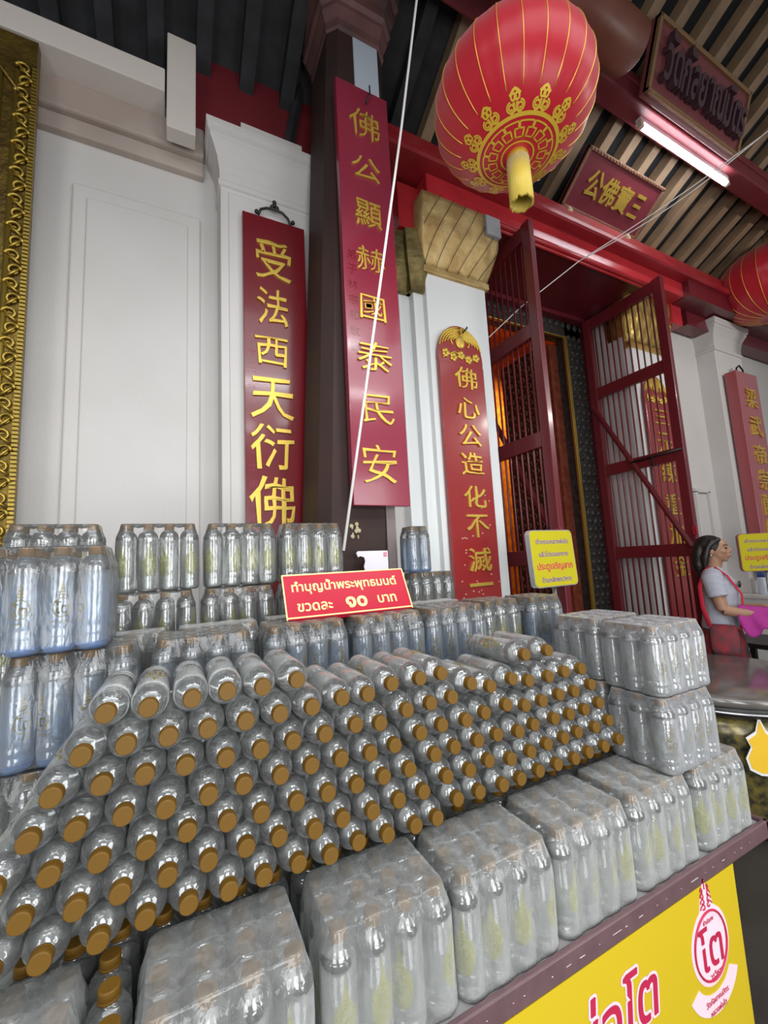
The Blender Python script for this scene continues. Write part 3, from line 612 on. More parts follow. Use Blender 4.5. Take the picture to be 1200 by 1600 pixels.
    tb = MB(); tb.lathe([(tassel*.85, .02), (tassel, .0), (tassel, -.03), (tassel*.9, -.035)], 24); tb.build('collar', mat('gold_collar', (.72, .50, .06), .3, metal=.5), t)
    tb = MB()
    for k in range(46):
        a = 2*math.pi*k/46; r = tassel*.93
        tb.tube([(r*math.cos(a), r*math.sin(a), -.02), (r*1.02*math.cos(a), r*1.02*math.sin(a), -.11), (r*1.06*math.cos(a+.03), r*1.06*math.sin(a+.03), -.235-.012*random.random())], .0050, 5)
    tb.build('tassel', mat('yellow_silk_fringe', (.50, .36, .03), .4, sheen=.3), t)
    MB().lathe([(R*.30, 2*H-.03), (R*.30, 2*H+.02), (R*.26, 2*H+.03)], 24).build('top_ring', mat('gold_collar'), t)
    MB().tube([(0, 0, 2*H), (0, 0, 2*H+.7)], .006, 6).build('hanging_cord', black, t)
    return t
LANT = dict(cx=1.423, cy=1.25, cz=Z(2.125), R=.37, H=.27)
lantern('paper_lantern', 'big red silk lantern with gold medallion and tassel hanging over the bottles', tassel=.050, **LANT)
lantern('paper_lantern', 'red lantern cut off by the right edge under the roof', 6.25, 2.0, Z(3.02), .52, .42, .06, detail=False)

# ================================================================== fluorescent tube
t = thing('fluorescent_lamp', 'bare white fluorescent tube fixed under the maroon purlin', 'lamp', (4.05, 1.70, Z(3.52)))
MB().box(3.38, 4.74, 1.685, 1.735, Z(3.475), Z(3.52), bev=.004).build('housing', mat('white_lamp_housing', (.75, .75, .77), .4), t)
MB().tube([(3.42, 1.70, Z(3.445)), (4.70, 1.70, Z(3.440))], .022, 12).build('glowing_tube', mat('lit_tube', (1, 1, 1), .4, emit=(.90, .95, 1), estr=26), t)
for x in (3.385, 4.715): MB().box(x-.02, x+.02, 1.68, 1.72, Z(3.42), Z(3.48), bev=.004).build('end_cap', mat('yellowed_plastic', (.62, .56, .42), .5), t)

# ================================================================== cords
def cord(label, paths, r):
    o = thing('cord', label, 'cord', paths[0][0])
    for p in paths: MB().tube(p, r, 6).build('strand', rope_m, o)
    return o
cord('thick white cord running down past the maroon plaque to the bottle stacks', [[(1.12, 1.52, Z(2.98)), (1.09, 1.50, Z(2.86)), (.97, 1.53, Z(2.1)), (.80, 1.58, Z(1.1)), (.617, 1.62, Z(.055))]], .0065)
b0, kn = (4.20, 1.2, Z(3.25)), (3.12, 2.19, Z(2.51))
sag = lambda A, B, n, s: [tuple(A[i]+(B[i]-A[i])*k/n-(s*math.sin(math.pi*k/n) if i == 2 else 0) for i in range(3)) for k in range(n+1)]
cord('thin white cord stretched across the doorway to the right', [sag(b0, kn, 10, .03), sag((b0[0]+.02, b0[1], b0[2]+.02), kn, 10, .075), sag(kn, (2.52, 2.32, Z(2.02)), 6, .0), sag((2.52, 2.32, Z(2.02)), (2.32, 2.62, Z(1.80)), 4, .0)], .004)

# ================================================================== the sales table
ZT = Z(-.825)
tb = thing('sales_table', 'long table with purple-brown edge trim carrying all the water bottles', 'table', (.4, 1.2, 0))
MB().box(-1.6, 1.558, .726, 1.94, ZT-.03, ZT).build('top', mat('grey_laminate', (.30, .29, .29), .5), tb)
b = MB(); b.box(-1.6, 1.575, .711, .7245, ZT-.036, ZT+.010, bev=.003); b.box(1.560, 1.575, .711, 1.94, ZT-.036, ZT+.010, bev=.003); b.build('edge_trim', trim_m, tb)
b = MB()
for k in range(34):
    x = -.2+.05*k+.03*random.random(); zz = ZT-.0135+.0006*random.random(); b.box(x, x+.003+.03*random.random()**3, .7103, .7120, zz-.0003-.0006*random.random(), zz)
b.build('chipped_edge', mat('chipped_white_edge', (.62, .57, .57), .7), tb)
MB().box(-1.55, 1.34, .80, 1.90, .05, ZT-.03).build('cabinet', mat('dark_table_body', (.035, .03, .03), .6), tb)
bn = thing('banner', 'yellow vinyl banner with crimson Thai lettering hung on the table front', 'banner', (.2, .72, .05))
MB().box(-1.5, 1.362, .712, .715, .05, ZT-.037).build('sheet', yellow, bn)
bt = 'หลวงพ่อโต'
b = MB()
for k in range(20): put_text(b, bt, .70+.0075*math.cos(k*math.pi/10), Z(-.985)+.0075*math.sin(k*math.pi/10), wd=.585, y=.7118-.00005*k, shear=.12, flat=True)
b.build('letter_outline', pinkwhite, bn, fix=False)
b = MB()
for k in range(6): put_text(b, bt, .70+.0020*math.cos(k*math.pi/3), Z(-.985)+.0020*math.sin(k*math.pi/3), wd=.585, y=.7106-.00006*k, shear=.12, flat=True)
b.build('lettering', crimson, bn, fix=False)
def ell(cx, cz, rx, rz, n=36, a0=0, a1=2*math.pi): return [(cx+rx*math.cos(a0+(a1-a0)*i/n), cz+rz*math.sin(a0+(a1-a0)*i/n)) for i in range(n)]
ex, ez = 1.215, Z(-1.0)
b = MB(); b.prism(ell(ex, ez, .082, .088), .7112, .712)
b.prism([(ex-.035, ez+.07), (ex+.035, ez+.07), (ex+.022, ez+.110), (ex+.008, ez+.132), (ex+.003, ez+.152), (ex-.003, ez+.152), (ex-.008, ez+.132), (ex-.022, ez+.110)], .7110, .712)
rib = [(ex+.115*math.cos(a), ez-.045+.105*math.sin(a)) for a in [math.radians(205+130*i/24) for i in range(25)]]+[(ex+.080*math.cos(a), ez-.04+.065*math.sin(a)) for a in [math.radians(330-120*i/24) for i in range(25)]]
b.prism(rib, .7109, .712); b.build('emblem_backing', pinkwhite, bn)
b = MB()
b.tube([(x, .7098, z) for x, z in ell(ex, ez, .070, .076, 40)], .0028, 4, closed=True)

for k in range(6): put_text(b, 'โต', ex+.0014*math.cos(k*math.pi/3), ez-.002+.0014*math.sin(k*math.pi/3), h=.095, y=.7105-.00004*k, flat=True)
put_text(b, 'ซำปอกง', ex, ez+.056, wd=.045, y=.7104, depth=.0006); put_text(b, 'วรวิหาร', ex+.01, ez-.066, wd=.055, y=.7104, depth=.0006)
put_text(b, 'วัดกัลยาณมิตร', ex, ez-.115, wd=.10, y=.7104, depth=.0006); put_text(b, 'หลวงพ่อโต', ex, ez-.138, wd=.07, y=.7104, depth=.0006)
for k in range(4):
    for s in (-1, 1): b.tube([(ex+s*(.003+.013*(1-k/4.5)*(1-q/12)*math.cos(q*.6)+.010), .7100, ez+.088+k*.013+.010*(1-q/12)*math.sin(q*.6)) for q in range(11)], .0016, 4)
b.tube([(ex, .7100, ez+.128), (ex, .7100, ez+.150)], .0016, 4)
b.build('emblem_print', crimson, bn, fix=False)

# hidden stepped stand the rear packs stand on
rs = thing('display_riser', 'grey-green stepped stand under the rear bottle packs', 'stand', (.5, 1.5, ZT))
b = MB(); b.box(-.06, 1.545, 1.175, 1.60, ZT+.001, Z(-.407)); b.box(-1.2, -.06, 1.44, 1.60, ZT, Z(-.407)); b.box(-.06, 1.25, 1.09, 1.175, ZT, Z(-.617)); b.box(-1.2, -.06, 1.02, 1.44, ZT, Z(-.617)); b.box(-1.2, 1.40, 1.60, 1.935, ZT, Z(-.300))
b.build('steps', riser_m, rs)

# ================================================================== bottles
BH, BR = .21, .0312
def bottle_body(m, base=None):
    prof = [(.012, .004), (.024, .0015), (.027, .0), (.0300, .004), (.0312, .011), (.0312, .024), (.0298, .0275), (.0312, .031), (.0312, .041), (.0298, .0445), (.0312, .048), (.0312, .154), (.0304, .1565), (.0312, .159), (.0312, .166), (.0306, .1705), (.0299, .172), (.0298, .1735), (.0283, .1775), (.0255, .1815), (.0246, .1825), (.0242, .184), (.0200, .1875), (.0155, .1905), (.0142, .191), (.0142, .197)]
    b = MB(); b.lathe(prof, 28, 0, True)
    return b.mesh('bottle_body', m)
body_clear = bottle_body(clear_pet); body_blue = bottle_body(blue_pet)
wb = MB(); wb.lathe([(.018, .0045), (.0270, .003), (.0302, .011), (.0303, .024), (.0288, .0275), (.0303, .031), (.0303, .041), (.0288, .0445), (.0303, .048), (.0303, .158), (.027, .1588)], 24, 0, True)
water_me = wb.mesh('water', water_m); blue_water_me = wb.mesh('water', blue_water_m)
def cap_mesh():
    b = MB(); n = 40; R = []
    for r, z in [(.0140, .1925), (.0157, .1928), (.0157, .1955), (.0149, .1962), (.0153, .197), (.0155, .2075), (.0147, .2094), (.0135, .2100)]:
        R.append([((r-(.0004 if j % 2 and .1965 < z < .208 else 0))*math.cos(2*math.pi*j/n), (r-(.0004 if j % 2 and .1965 < z < .208 else 0))*math.sin(2*math.pi*j/n), z) for j in range(n)])
    b.rings(R, True, True, 0, True); return b.mesh('cap', capgold)
cap_me = cap_mesh()
def blue_base_mesh():
    b = MB(); b.lathe([(.020, .0006), (.0275, -.0004), (.0307, .004), (.0317, .011), (.0317, .014), (.0312, .014)], 28, 0, True, False, False); return b.mesh('blue_base', print_mat('blue_base_tint', (.14, .36, .88), .32), fix=False)
blue_me = blue_base_mesh()
def emblem_mesh(m, filled):
    """small printed seal wrapped on the bottle side, facing -y"""
    f = MB(); zc = .088; r = .0185
    o = ell(0, zc, r, r*1.08, 28); i_ = ell(0, zc, r*.88, r*.96, 28); n = 28
    f.add([(x, 0, z) for x, z in o+i_], [(k, (k+1) % n, (k+1) % n+n, k+n) for k in range(n)])
    put_text(f, 'โต', 0, zc, h=.025, y=0, depth=.0001, off=.02, res=2)
    put_text(f, 'หลวงพ่อโต', 0, zc-.027, wd=.036, y=0, depth=.0001, res=1)
    for k in range(4):
        w_ = .009*(1-k/4.6); z = zc+.022+k*.0065
        f.add([(-w_, 0, z), (w_, 0, z), (w_*.55, 0, z+.005), (-w_*.55, 0, z+.005)], [(0, 1, 2, 3)])
    f.add([(-.0012, 0, zc+.046), (.0012, 0, zc+.046), (0, 0, zc+.060)], [(0, 1, 2)])
    if filled:
        hw = lambda z: max(.0015, .023*math.sqrt(max(0, 1-((z-zc+.006)/.036)**2)), .009*min(1, max(0, (zc+.066-z)/.05)) if z > zc else 0)
        for k in range(22):
            z0, z1 = zc-.042+.108*k/22, zc-.042+.108*(k+1)/22
            for q in range(6):
                u0, u1 = -1+q/3, -1+(q+1)/3
                f.add([(u0*hw(z0), .0003, z0), (u1*hw(z0), .0003, z0), (u1*hw(z1), .0003, z1), (u0*hw(z1), .0003, z1)], [(0, 1, 2, 3)])
    R_ = BR+.0004
    f.v = [((R_-max(y, 0))*math.sin(x/R_), -(R_-max(y, 0))*math.cos(x/R_), z) for x, y, z in f.v]
    return f.mesh('printed_emblem', m, fix=False)
emb_olive = emblem_mesh(olive_print, False); emb_yellow = emblem_mesh(yellow_print, True)

def fill_bottle(parent_part, emb, rot, blue=False):
    c = link('cap', cap_me, None); c.parent = parent_part
    q = link('water', blue_water_me if blue else water_me, None); q.parent = parent_part
    if emb is not None: e = link('printed_emblem', emb, None); e.parent = parent_part; e.rotation_euler = (0, 0, rot)
    if blue: q = link('blue_base', blue_me, None); q.parent = parent_part

# ------------------------------------------------------------------ shrink film over nx x ny bottles
def film_mesh(nx, ny, d, H, m, seed, sagm=1.):
    rnd = random.Random(seed); off = Vector((rnd.random()*50, rnd.random()*50, 0))
    W, D = (nx-1)*d, (ny-1)*d; k = H/.21
    def outline(r, a):
        P = []; per = 8
        def side(x0, y0, dx, dy, n, nxn, nyn):
            for i in range((n-1)*per):
                s = i/per*d; ins = a*math.sin(math.pi*s/d)**2
                P.append((x0+dx*s+nxn*(r-ins), y0+dy*s+nyn*(r-ins)))
        def corner(x, y, a0):
            for i in range(6): t = a0+math.pi/2*i/6; P.append((x+r*math.cos(t), y+r*math.sin(t)))
        side(0, 0, 1, 0, nx, 0, -1); corner(W, 0, -math.pi/2)
        side(W, 0, 0, 1, ny, 1, 0); corner(W, D, 0)
        side(W, D, -1, 0, nx, 0, 1); corner(0, D, math.pi/2)
        side(0, D, 0, -1, ny, -1, 0); corner(0, 0, math.pi)
        return P
    spec = [(.002, .024, .002), (.0035, .0305, .003), (.012, .0325, .004), (.045, .0325, .006), (.08, .0325, .007), (.115, .0325, .007), (.145, .0322, .006), (.160, .0312, .005), (.172, .0290, .004), (.184, .0255, .003), (.196, .0212, .002), (.2065, .0186, .001), (.2115, .0172, .0)]
    R = []
    for z, r, a in spec:
        ring = []
        for x, y in outline(r, a):
            nz = noise.noise(Vector((x*26, y*26, z*9))+off)
            q = 1+.0
            cx, cy = min(max(x, 0), W), min(max(y, 0), D); dx, dy = x-cx, y-cy
            l = math.hypot(dx, dy)+1e-6; e = .0022*max(nz, -.2)*(1 if .01 < z < .2 else 0)
            ring.append((x+dx/l*e, y+dy/l*e, z*k))
        R.append(ring)
    def top(x, y):
        i, j = min(max(round(x/d), 0), nx-1), min(max(round(y/d), 0), ny-1)
        dm = max(0, math.hypot(x-i*d, y-j*d)-.0168)
        return .2115*k-sagm*.011*min(1, dm/.028)**1.4+.0008*noise.noise(Vector((x*40, y*40, 3))+off)
    base = outline(.0172, 0); cx, cy = W/2, D/2
    inner = outline(.0, 0)
    for t in (.5, 1.): R.append([(a[0]+(b_[0]-a[0])*t, a[1]+(b_[1]-a[1])*t, top(a[0]+(b_[0]-a[0])*t, a[1]+(b_[1]-a[1])*t)) for a, b_ in zip(base, inner)])
    for s in (.88, .76, .64, .52, .4, .28, .16, .06):
        R.append([(cx+(x-cx)*s, cy+(y-cy)*s, top(cx+(x-cx)*s, cy+(y-cy)*s)) for x, y in inner])
    b = MB(); b.rings(R, False, True, 0, True)
    return b.mesh('shrink_film', m, fix=False)

PSEED = [0]
def pack(label, x0, y0, zb, nx=4, ny=3, H=.21, kind='clear', film=None, emb='olive', yaw=0, d=.065, group='shrink-wrapped packs of bottled water', sag=1.):
    PSEED[0] += 1; rnd = random.Random(PSEED[0])
    t = thing('bottle_pack', label, 'bottle pack', (x0, y0, Z(zb)), group, local=True); t.rotation_euler = (0, 0, yaw)
    for j in range(ny):
        for i in range(nx):
            o = link('bottle', body_blue if kind == 'blue' else body_clear, t, (i*d, j*d, .001)); o.scale = (1, 1, H/BH*.995); o.rotation_euler = (0, 0, rnd.random()*6.28)
            if emb == 'yellow': e, r = emb_yellow, rnd.uniform(-1.0, .8)-o.rotation_euler[2]
            else: e, r = emb_olive, rnd.uniform(-1.1, .7)-o.rotation_euler[2]
            fill_bottle(o, e, r, kind == 'blue')
    link('shrink_film', film_mesh(nx, ny, d, H, film or film_hazy, PSEED[0], sag), t, (0, 0, 0))
    return t
Hs = .193      # the bottles of the two leaning right-hand packs sit lower
L1, L2 = -.825, -.615
pack('front row bottle pack nearest the bottom left corner, left of the loose column', -.345, .765, L1, emb='yellow')
pack('front row bottle pack just right of the loose bottles in the bottom left', -.02, .76, L1, emb='yellow')
pack('second front row bottle pack from the loose standing bottles', .253, .765, L1, emb='yellow')
pack('third front row bottle pack, in the middle of the table edge', .513, .76, L1, emb='yellow')
pack('fourth front row bottle pack, right of the table edge middle', .776, .76, L1, emb='yellow')
pack('fifth front row bottle pack, partly under the right-hand stack', 1.038, .76, L1, emb='yellow')
pack('bottom bottle pack of the right-hand stack at the table corner', 1.312, .757, L1, emb='yellow')
pack('bottle pack behind the bottom one of the right-hand stack', 1.312, .957, L1, emb='yellow')
pack('middle bottle pack of the right-hand stack facing the front', 1.228, .770, L2, H=Hs, film=film_mid, d=.0645)
pack('middle layer bottle pack behind the right-hand stack front', 1.245, .968, L2, H=Hs, film=film_mid, d=.0645)
pack('topmost bottle pack of the right-hand stack beside the black round table', 1.245, .784, L2+Hs+.003, H=Hs, film=film_mid, d=.0645, yaw=-.016)
pack('top layer bottle pack just behind the topmost right-hand pack', 1.262, .985, L2+Hs+.003, H=Hs, film=film_mid, d=.0645)
HB = .233
ZM = -.405
for x, lb in ((-.026, 'middle row pack of bluish bottles behind the top left end of the pile'), (.258, 'middle row pack of bluish bottles in front of the red price sign left half'), (.535, 'middle row pack of bluish bottles in front of the red price sign right end'), (.802, 'middle row pack of bluish bottles right of the red price sign')):
    pack(lb, x, 1.27+random.uniform(-.004, .004), ZM, H=HB, kind='blue', film=film_clear)
pack('pack with yellow-green prints standing between two bluish packs, right of centre', 1.10, 1.335, ZM, nx=3, H=HB*.985, film=film_clear, emb='yellow')
pack('bluish bottle pack standing in front of the yellow sign', 1.335, 1.33, ZM, H=HB*.97, kind='blue', film=film_clear, nx=3)
for x, lb in ((-.245, 'hazy topped pack behind the left bluish stack'), (.028, 'hazy topped pack behind the first middle row pack'), (.30, 'hazy topped pack just behind the red price sign'), (.572, 'hazy topped pack behind the right end of the price sign'), (.845, 'hazy topped pack in front of the two-layer pack stack by the column')):
    pack(lb, x, 1.467, ZM, ny=2, H=HB, film=film_hazy, emb='yellow', sag=.6)
# left bluish stack
pack('dark lower pack under the left bluish stack', -.345, 1.215, L2, H=.205, film=film_clear)
pack('lower bluish pack of the left stack beside the pile', -.308, 1.225, ZM, H=.238, kind='blue', film=film_clear)
pack('upper bluish pack of the left stack reaching the left edge', -.368, 1.21, ZM+.242, H=.236, kind='blue', film=film_clear)
# rear wall of packs
for x, lo, hi in ((-.455, 'lower rear pack hidden behind the left bluish stack', 'upper rear pack seen above the left bluish stack'), (-.163, 'lower rear pack under the leftmost full upper rear pack', 'upper rear pack standing below the white wall panel'), (.112, 'lower rear pack in the middle behind the hazy pack tops', 'upper rear pack standing below the six-character plaque'), (.388, 'lower rear pack behind the left end of the red price sign', 'upper rear pack ending beside the white cord and dark column')):
    pack(lo, x, 1.65, -.298, H=.234, film=film_clear, emb='yellow', ny=2)
    pack(hi, x+.01, 1.665, -.060, H=.231, film=film_clear, emb='yellow', ny=2)
pack('lower small pack standing at the foot of the white pillar', 1.07, 1.83, -.298, H=.234, film=film_clear, ny=2)
pack('upper small bluish pack at the foot of the white pillar beside the column', 1.075, 1.84, -.060, nx=2, ny=2, H=.231, kind='blue', film=film_clear)

# ------------------------------------------------------------------ loose bottles
ordn = lambda i: ['first', 'second', 'third', 'fourth', 'fifth', 'sixth', 'seventh', 'eighth', 'ninth', 'tenth', 'eleventh', 'twelfth', 'thirteenth', 'fourteenth', 'fifteenth', 'sixteenth', 'seventeenth', 'eighteenth', 'nineteenth', 'twentieth', 'twenty-first', 'twenty-second', 'twenty-third', 'twenty-fourth'][i]
def loose(label, M, group, emb_rot=None):
    t = thing('water_bottle', label, 'bottle', (0, 0, 0), group, local=True)
    t.rotation_mode = 'QUATERNION'; t.location = M.to_translation(); t.rotation_quaternion = M.to_quaternion()
    o = link('body', body_clear, t, (0, 0, 0)); c = link('cap', cap_me, t, (0, 0, 0)); link('water', water_me, t, (0, 0, 0))
    if emb_rot is not None: e = link('printed_emblem', emb_olive, t, (0, 0, 0)); e.rotation_euler = (0, 0, emb_rot)
    return t
PILE = [[[-0.102,-0.2266],[-0.0387,-0.2262],[0.025,-0.2251],[0.0883,-0.2244],[0.1521,-0.2253],[0.2161,-0.2256]],[[-0.1345,-0.2816],[-0.0713,-0.2818],[-0.0081,-0.2815],[0.0551,-0.2807],[0.1183,-0.28],[0.1815,-0.2813],[0.2447,-0.2819],[0.3076,-0.276],[0.3706,-0.2801],[0.433,-0.2699],[0.4962,-0.269],[0.5595,-0.2678],[0.8194,-0.2613],[0.9107,-0.2643]],[[-0.1694,-0.3363],[-0.1063,-0.3381],[-0.0431,-0.3384],[0.0201,-0.338],[0.0833,-0.3373],[0.1465,-0.3365],[0.2097,-0.3379],[0.2729,-0.3385],[0.3358,-0.3329],[0.3983,-0.3425],[0.4596,-0.3273],[0.5229,-0.3263],[0.5861,-0.3253],[0.6455,-0.3037],[0.7062,-0.3214],[0.7689,-0.3135],[0.8307,-0.327],[0.8938,-0.3252],[0.957,-0.3237],[1.0202,-0.3249]],[[-0.2007,-0.3936],[-0.1375,-0.3931],[-0.0743,-0.3935],[-0.0111,-0.3933],[0.0521,-0.3925],[0.1153,-0.3918],[0.1784,-0.3936],[0.2416,-0.3944],[0.3048,-0.393],[0.3678,-0.3981],[0.431,-0.3977],[0.4921,-0.3815],[0.5553,-0.3813],[0.6185,-0.3796],[0.6817,-0.3796],[0.7444,-0.3717],[0.8061,-0.3852],[0.8693,-0.3834],[0.9325,-0.3819],[0.9957,-0.3832],[1.0586,-0.3778]],[[-0.2371,-0.4452],[-0.1688,-0.4481],[-0.1056,-0.4484],[-0.0424,-0.4484],[0.0208,-0.4478],[0.084,-0.4471],[0.1472,-0.4488],[0.2104,-0.4497],[0.2736,-0.449],[0.3367,-0.4531],[0.3999,-0.4527],[0.463,-0.4539],[0.5237,-0.4362],[0.5869,-0.436],[0.6501,-0.4343],[0.7133,-0.4343],[0.7762,-0.4409],[0.8393,-0.4391],[0.9025,-0.4376],[0.9657,-0.4388],[1.0289,-0.4387],[1.0918,-0.4322]],[[-0.2048,-0.5],[-0.1368,-0.5034],[-0.0736,-0.5033],[-0.0104,-0.503],[0.0528,-0.5023],[0.116,-0.5037],[0.1791,-0.5055],[0.2423,-0.5043],[0.3054,-0.5081],[0.3686,-0.5077],[0.4318,-0.5088],[0.495,-0.5089],[0.5556,-0.4909],[0.6187,-0.4946],[0.6816,-0.4891],[0.7444,-0.4962],[0.8076,-0.4957],[0.8708,-0.4939],[0.934,-0.4936],[0.9972,-0.4936],[1.0604,-0.4935],[1.1233,-0.487]],[[-0.2357,-0.5551],[-0.1725,-0.5555],[-0.1041,-0.5587],[-0.0409,-0.5583],[0.0223,-0.5576],[0.0855,-0.5591],[0.1486,-0.561],[0.2118,-0.5596],[0.2749,-0.5634],[0.3381,-0.563],[0.4013,-0.5642],[0.4645,-0.5642],[0.5268,-0.5749],[0.5838,-0.5477],[0.647,-0.5511],[0.7101,-0.5493],[0.7733,-0.5525],[0.8365,-0.5519],[0.8997,-0.5501],[0.9629,-0.5499],[1.0261,-0.5498],[1.0893,-0.55],[1.1521,-0.5433]]]
rows = ['top row', 'second row from the top', 'third row from the top', 'fourth row from the top', 'fifth row from the top', 'sixth row from the top', 'bottom row']
for ti, r in enumerate(PILE):
    for i, (x, z) in enumerate(r):
        M = Matrix.Translation((x, .853+BH+random.uniform(-.006, .006), Z(z)))
        M = M @ Matrix.Rotation(math.radians(90+random.uniform(-.6, .6)), 4, 'X') @ Matrix.Rotation(math.radians(random.uniform(-.8, .8)), 4, 'Y')
        if ti == 1 and i >= 12: lb = 'clear water bottle lying on top of the pile at its right end, ' + ('left of two' if i == 12 else 'right of two')
        else: lb = 'clear water bottle lying in the pile, %s, %s from the left' % (rows[ti], ordn(i))
        loose(lb, M, 'water bottles lying in the pile, caps to the front', random.uniform(0, 6.28))
for i in range(23):
    loose('clear water bottle standing upright under the pile, %s from the left' % ordn(i), Matrix.Translation((-.215+i*.0662, .957, Z(L1)+.001)), 'water bottles standing under the pile', random.uniform(0, 6.28))
for i, (x, y, lb) in enumerate(((-.080, .772, 'nearest'), (-.086, .838, 'middle'), (-.0915, .8995, 'farthest'))):
    loose('%s of three unwrapped bottles standing between two wrapped packs bottom left' % lb, Matrix.Translation((x, y, Z(L1)+.001)), None, random.uniform(0, 6.28))

# ================================================================== signs
ps = thing('price_sign', 'red acrylic sign with gold Thai price lettering leaning on the bottle packs', 'sign', (.536, 1.33, Z(-.167)), local=True)
ps.rotation_euler = (-math.atan2(.072, .138), 0, math.radians(-1.0))
Lp = .158; Wp = .452
MB().box(-Wp/2, Wp/2, 0, .005, 0, Lp, bev=.002).build('panel', sign_red, ps)
b = MB(); e = .0045
for q in ((-Wp/2, Wp/2, Lp-e, Lp), (-Wp/2, Wp/2, .004, .004+e), (-Wp/2, -Wp/2+e, 0, Lp), (Wp/2-e, Wp/2, 0, Lp)): b.box(q[0], q[1], -.0008, .001, q[2], q[3])
b.build('gold_edge', cream, ps)
b = MB(); put_text(b, 'ทำบุญน้ำพระพุทธมนต์', -.005, Lp*.685, wd=.385, y=-.0002, depth=.0012, off=.016)
put_text(b, 'ขวดละ', -.128, Lp*.245, wd=.118, y=-.0002, depth=.0012, off=.016); put_text(b, '๑๐', .018, Lp*.27, wd=.078, y=-.0002, depth=.0012, off=.03); put_text(b, 'บาท', .134, Lp*.28, wd=.072, y=-.0002, depth=.0012, off=.016)
b.build('lettering', cream, ps)
MB().box(-Wp/2+.02, Wp/2-.02, .004, .008, .0, Lp*.6, M=Matrix.Rotation(math.radians(-52), 4, 'X')).build('rear_prop', sign_red, ps)

def round_rect(w_, h_, r, n=6):
    P = []
    for cx, cz, a0 in ((w_/2-r, h_/2-r, 0), (-w_/2+r, h_/2-r, 90), (-w_/2+r, -h_/2+r, 180), (w_/2-r, -h_/2+r, 270)):
        P += [(cx+r*math.cos(math.radians(a0+90*i/n)), cz+r*math.sin(math.radians(a0+90*i/n))) for i in range(n+1)]
    return P
def yellow_sign(label, x, y, zc, wd, ht, yaw, pitch, rim):
    t = thing('notice_sign', label, 'sign', (x, y, 0), local=True); t.rotation_euler = (0, 0, yaw)
    Mx = Matrix.Translation((0, 0, Z(zc))) @ Matrix.Rotation(pitch, 4, 'X')
    MB().prism(round_rect(wd, ht, .035), 0, .035, M=Mx).build('panel', rim, t)
    MB().prism(round_rect(wd-.012, ht-.012, .03), -.002, .001, M=Mx).build('yellow_face', sign_yellow, t)
    b = MB(); k = wd/.40
    for s, z, w_ in (('เข้ากราบหลวงพ่อโต', .108, .30), ('แล้วโปรดออกทาง', .028, .27), ('ด้านหลังพระวิหาร', -.132, .27)): put_text(b, s, 0, z*k, wd=w_*k, y=-.0022, depth=.001, M=Mx, off=.012)
    b.build('lettering', purple_txt, t)
    b = MB(); put_text(b, 'ประตูเจริญลาภ', 0, -.055*k, wd=.325*k, y=-.0022, depth=.001, M=Mx, off=.016); b.build('red_lettering', mat('red_print', (.62, .03, .09), .5), t)
    MB().tube([(0, .02, .02), (0, .02, Z(zc)-ht/2+.01)], .014, 10).build('pole', steel, t)
    MB().lathe([(.13, 0), (.13, .012), (.03, .02), (.02, .03)], 24, M=Matrix.Translation((0, .02, 0))).build('base', steel, t)
    return t
yellow_sign('yellow Thai notice on a pole in front of the left barred gate', 2.19, 1.95, -.030, .405, .365, math.radians(2), math.radians(-3), mat('silver_sign_frame', (.62, .62, .64), .25, metal=.7))
yellow_sign('yellow Thai notice on a pole behind the woman at the right edge', 5.13, 2.02, -.090, .42, .37, math.radians(-38), 0, mat('bronze_sign_frame', (.34, .13, .09), .4))

pc = thing('torn_card', 'torn white cardboard standing against the foot of the dark column', 'card', (.88, 1.91, Z(-.3)))
z1 = Z(.057)
MB().prism([(.826, Z(-.3)), (.964, Z(-.3)), (.964, z1), (.800, z1+.002), (.792, z1-.008), (.800, z1-.028), (.812, z1-.022), (.834, z1-.030), (.838, z1-.05), (.830, z1-.075), (.84, z1-.12), (.826, Z(-.2))], 1.905, 1.912).build('card', mat('white_card', (.72, .68, .74), .7), pc)
b = MB(); 
for dz in (0, .012): 
    for dx in (0, .010): b.box(.940+dx, .947+dx, 1.9035, 1.9055, z1-.03+dz, z1-.021+dz)
b.build('red_stamp', mat('red_print'), pc)

# ================================================================== round table, altar shelf and things on the right
rt = thing('round_table', 'black round table with a gold mosaic drum beside the right-hand bottle stack', 'table', (3.12, 1.60, 0), local=True)
MB().lathe([(.56, .735), (.58, .745), (.58, .775), (.57, .785), (.54, .790), (.30, .791)], 64).build('top', mat('dark_polished_stone', (.16, .145, .13), .16, coat=.5, var=.4, vscale=5), rt)
MB().lathe([(.565, .700), (.572, .702), (.572, .712), (.565, .714)], 64).build('pale_rim', steel, rt)
MB().lathe([(.51, .66), (.56, .70), (.56, .74)], 64).build('apron', black, rt)
MB().lathe([(.40, .02), (.42, .10), (.47, .35), (.505, .55), (.51, .66)], 48).build('drum', mat('black_gold_mosaic', (.22, .17, .035), .3, metal=.3, color2=(.02, .02, .015), vscale=22, coat=.4), rt)
b = MB(); fl = [(0, .17), (-.02, .10), (-.06, .07), (-.045, .03), (-.07, -.02), (-.06, -.07), (-.02, -.09), (.04, -.09), (.07, -.05), (.07, .02), (.045, .05), (.05, .08), (.02, .11)]
Ms = Matrix.Translation((2.755, 1.222, .50)) @ Matrix.Rotation(math.radians(-44), 4, 'Z')
st = thing('sticker', 'flame-shaped yellow and white sticker on the black round table drum', 'sticker', (2.755, 1.222, .5))
MB().prism([(x*1.15, z*1.15) for x, z in fl], -.004, 0, M=Ms).build('white_border', mat('white_sticker_border', (.8, .78, .74), .5), st)
MB().prism(fl, -.006, -.003, M=Ms).build('yellow_face', mat('orange_yellow_sticker', (.85, .52, .02), .5), st)
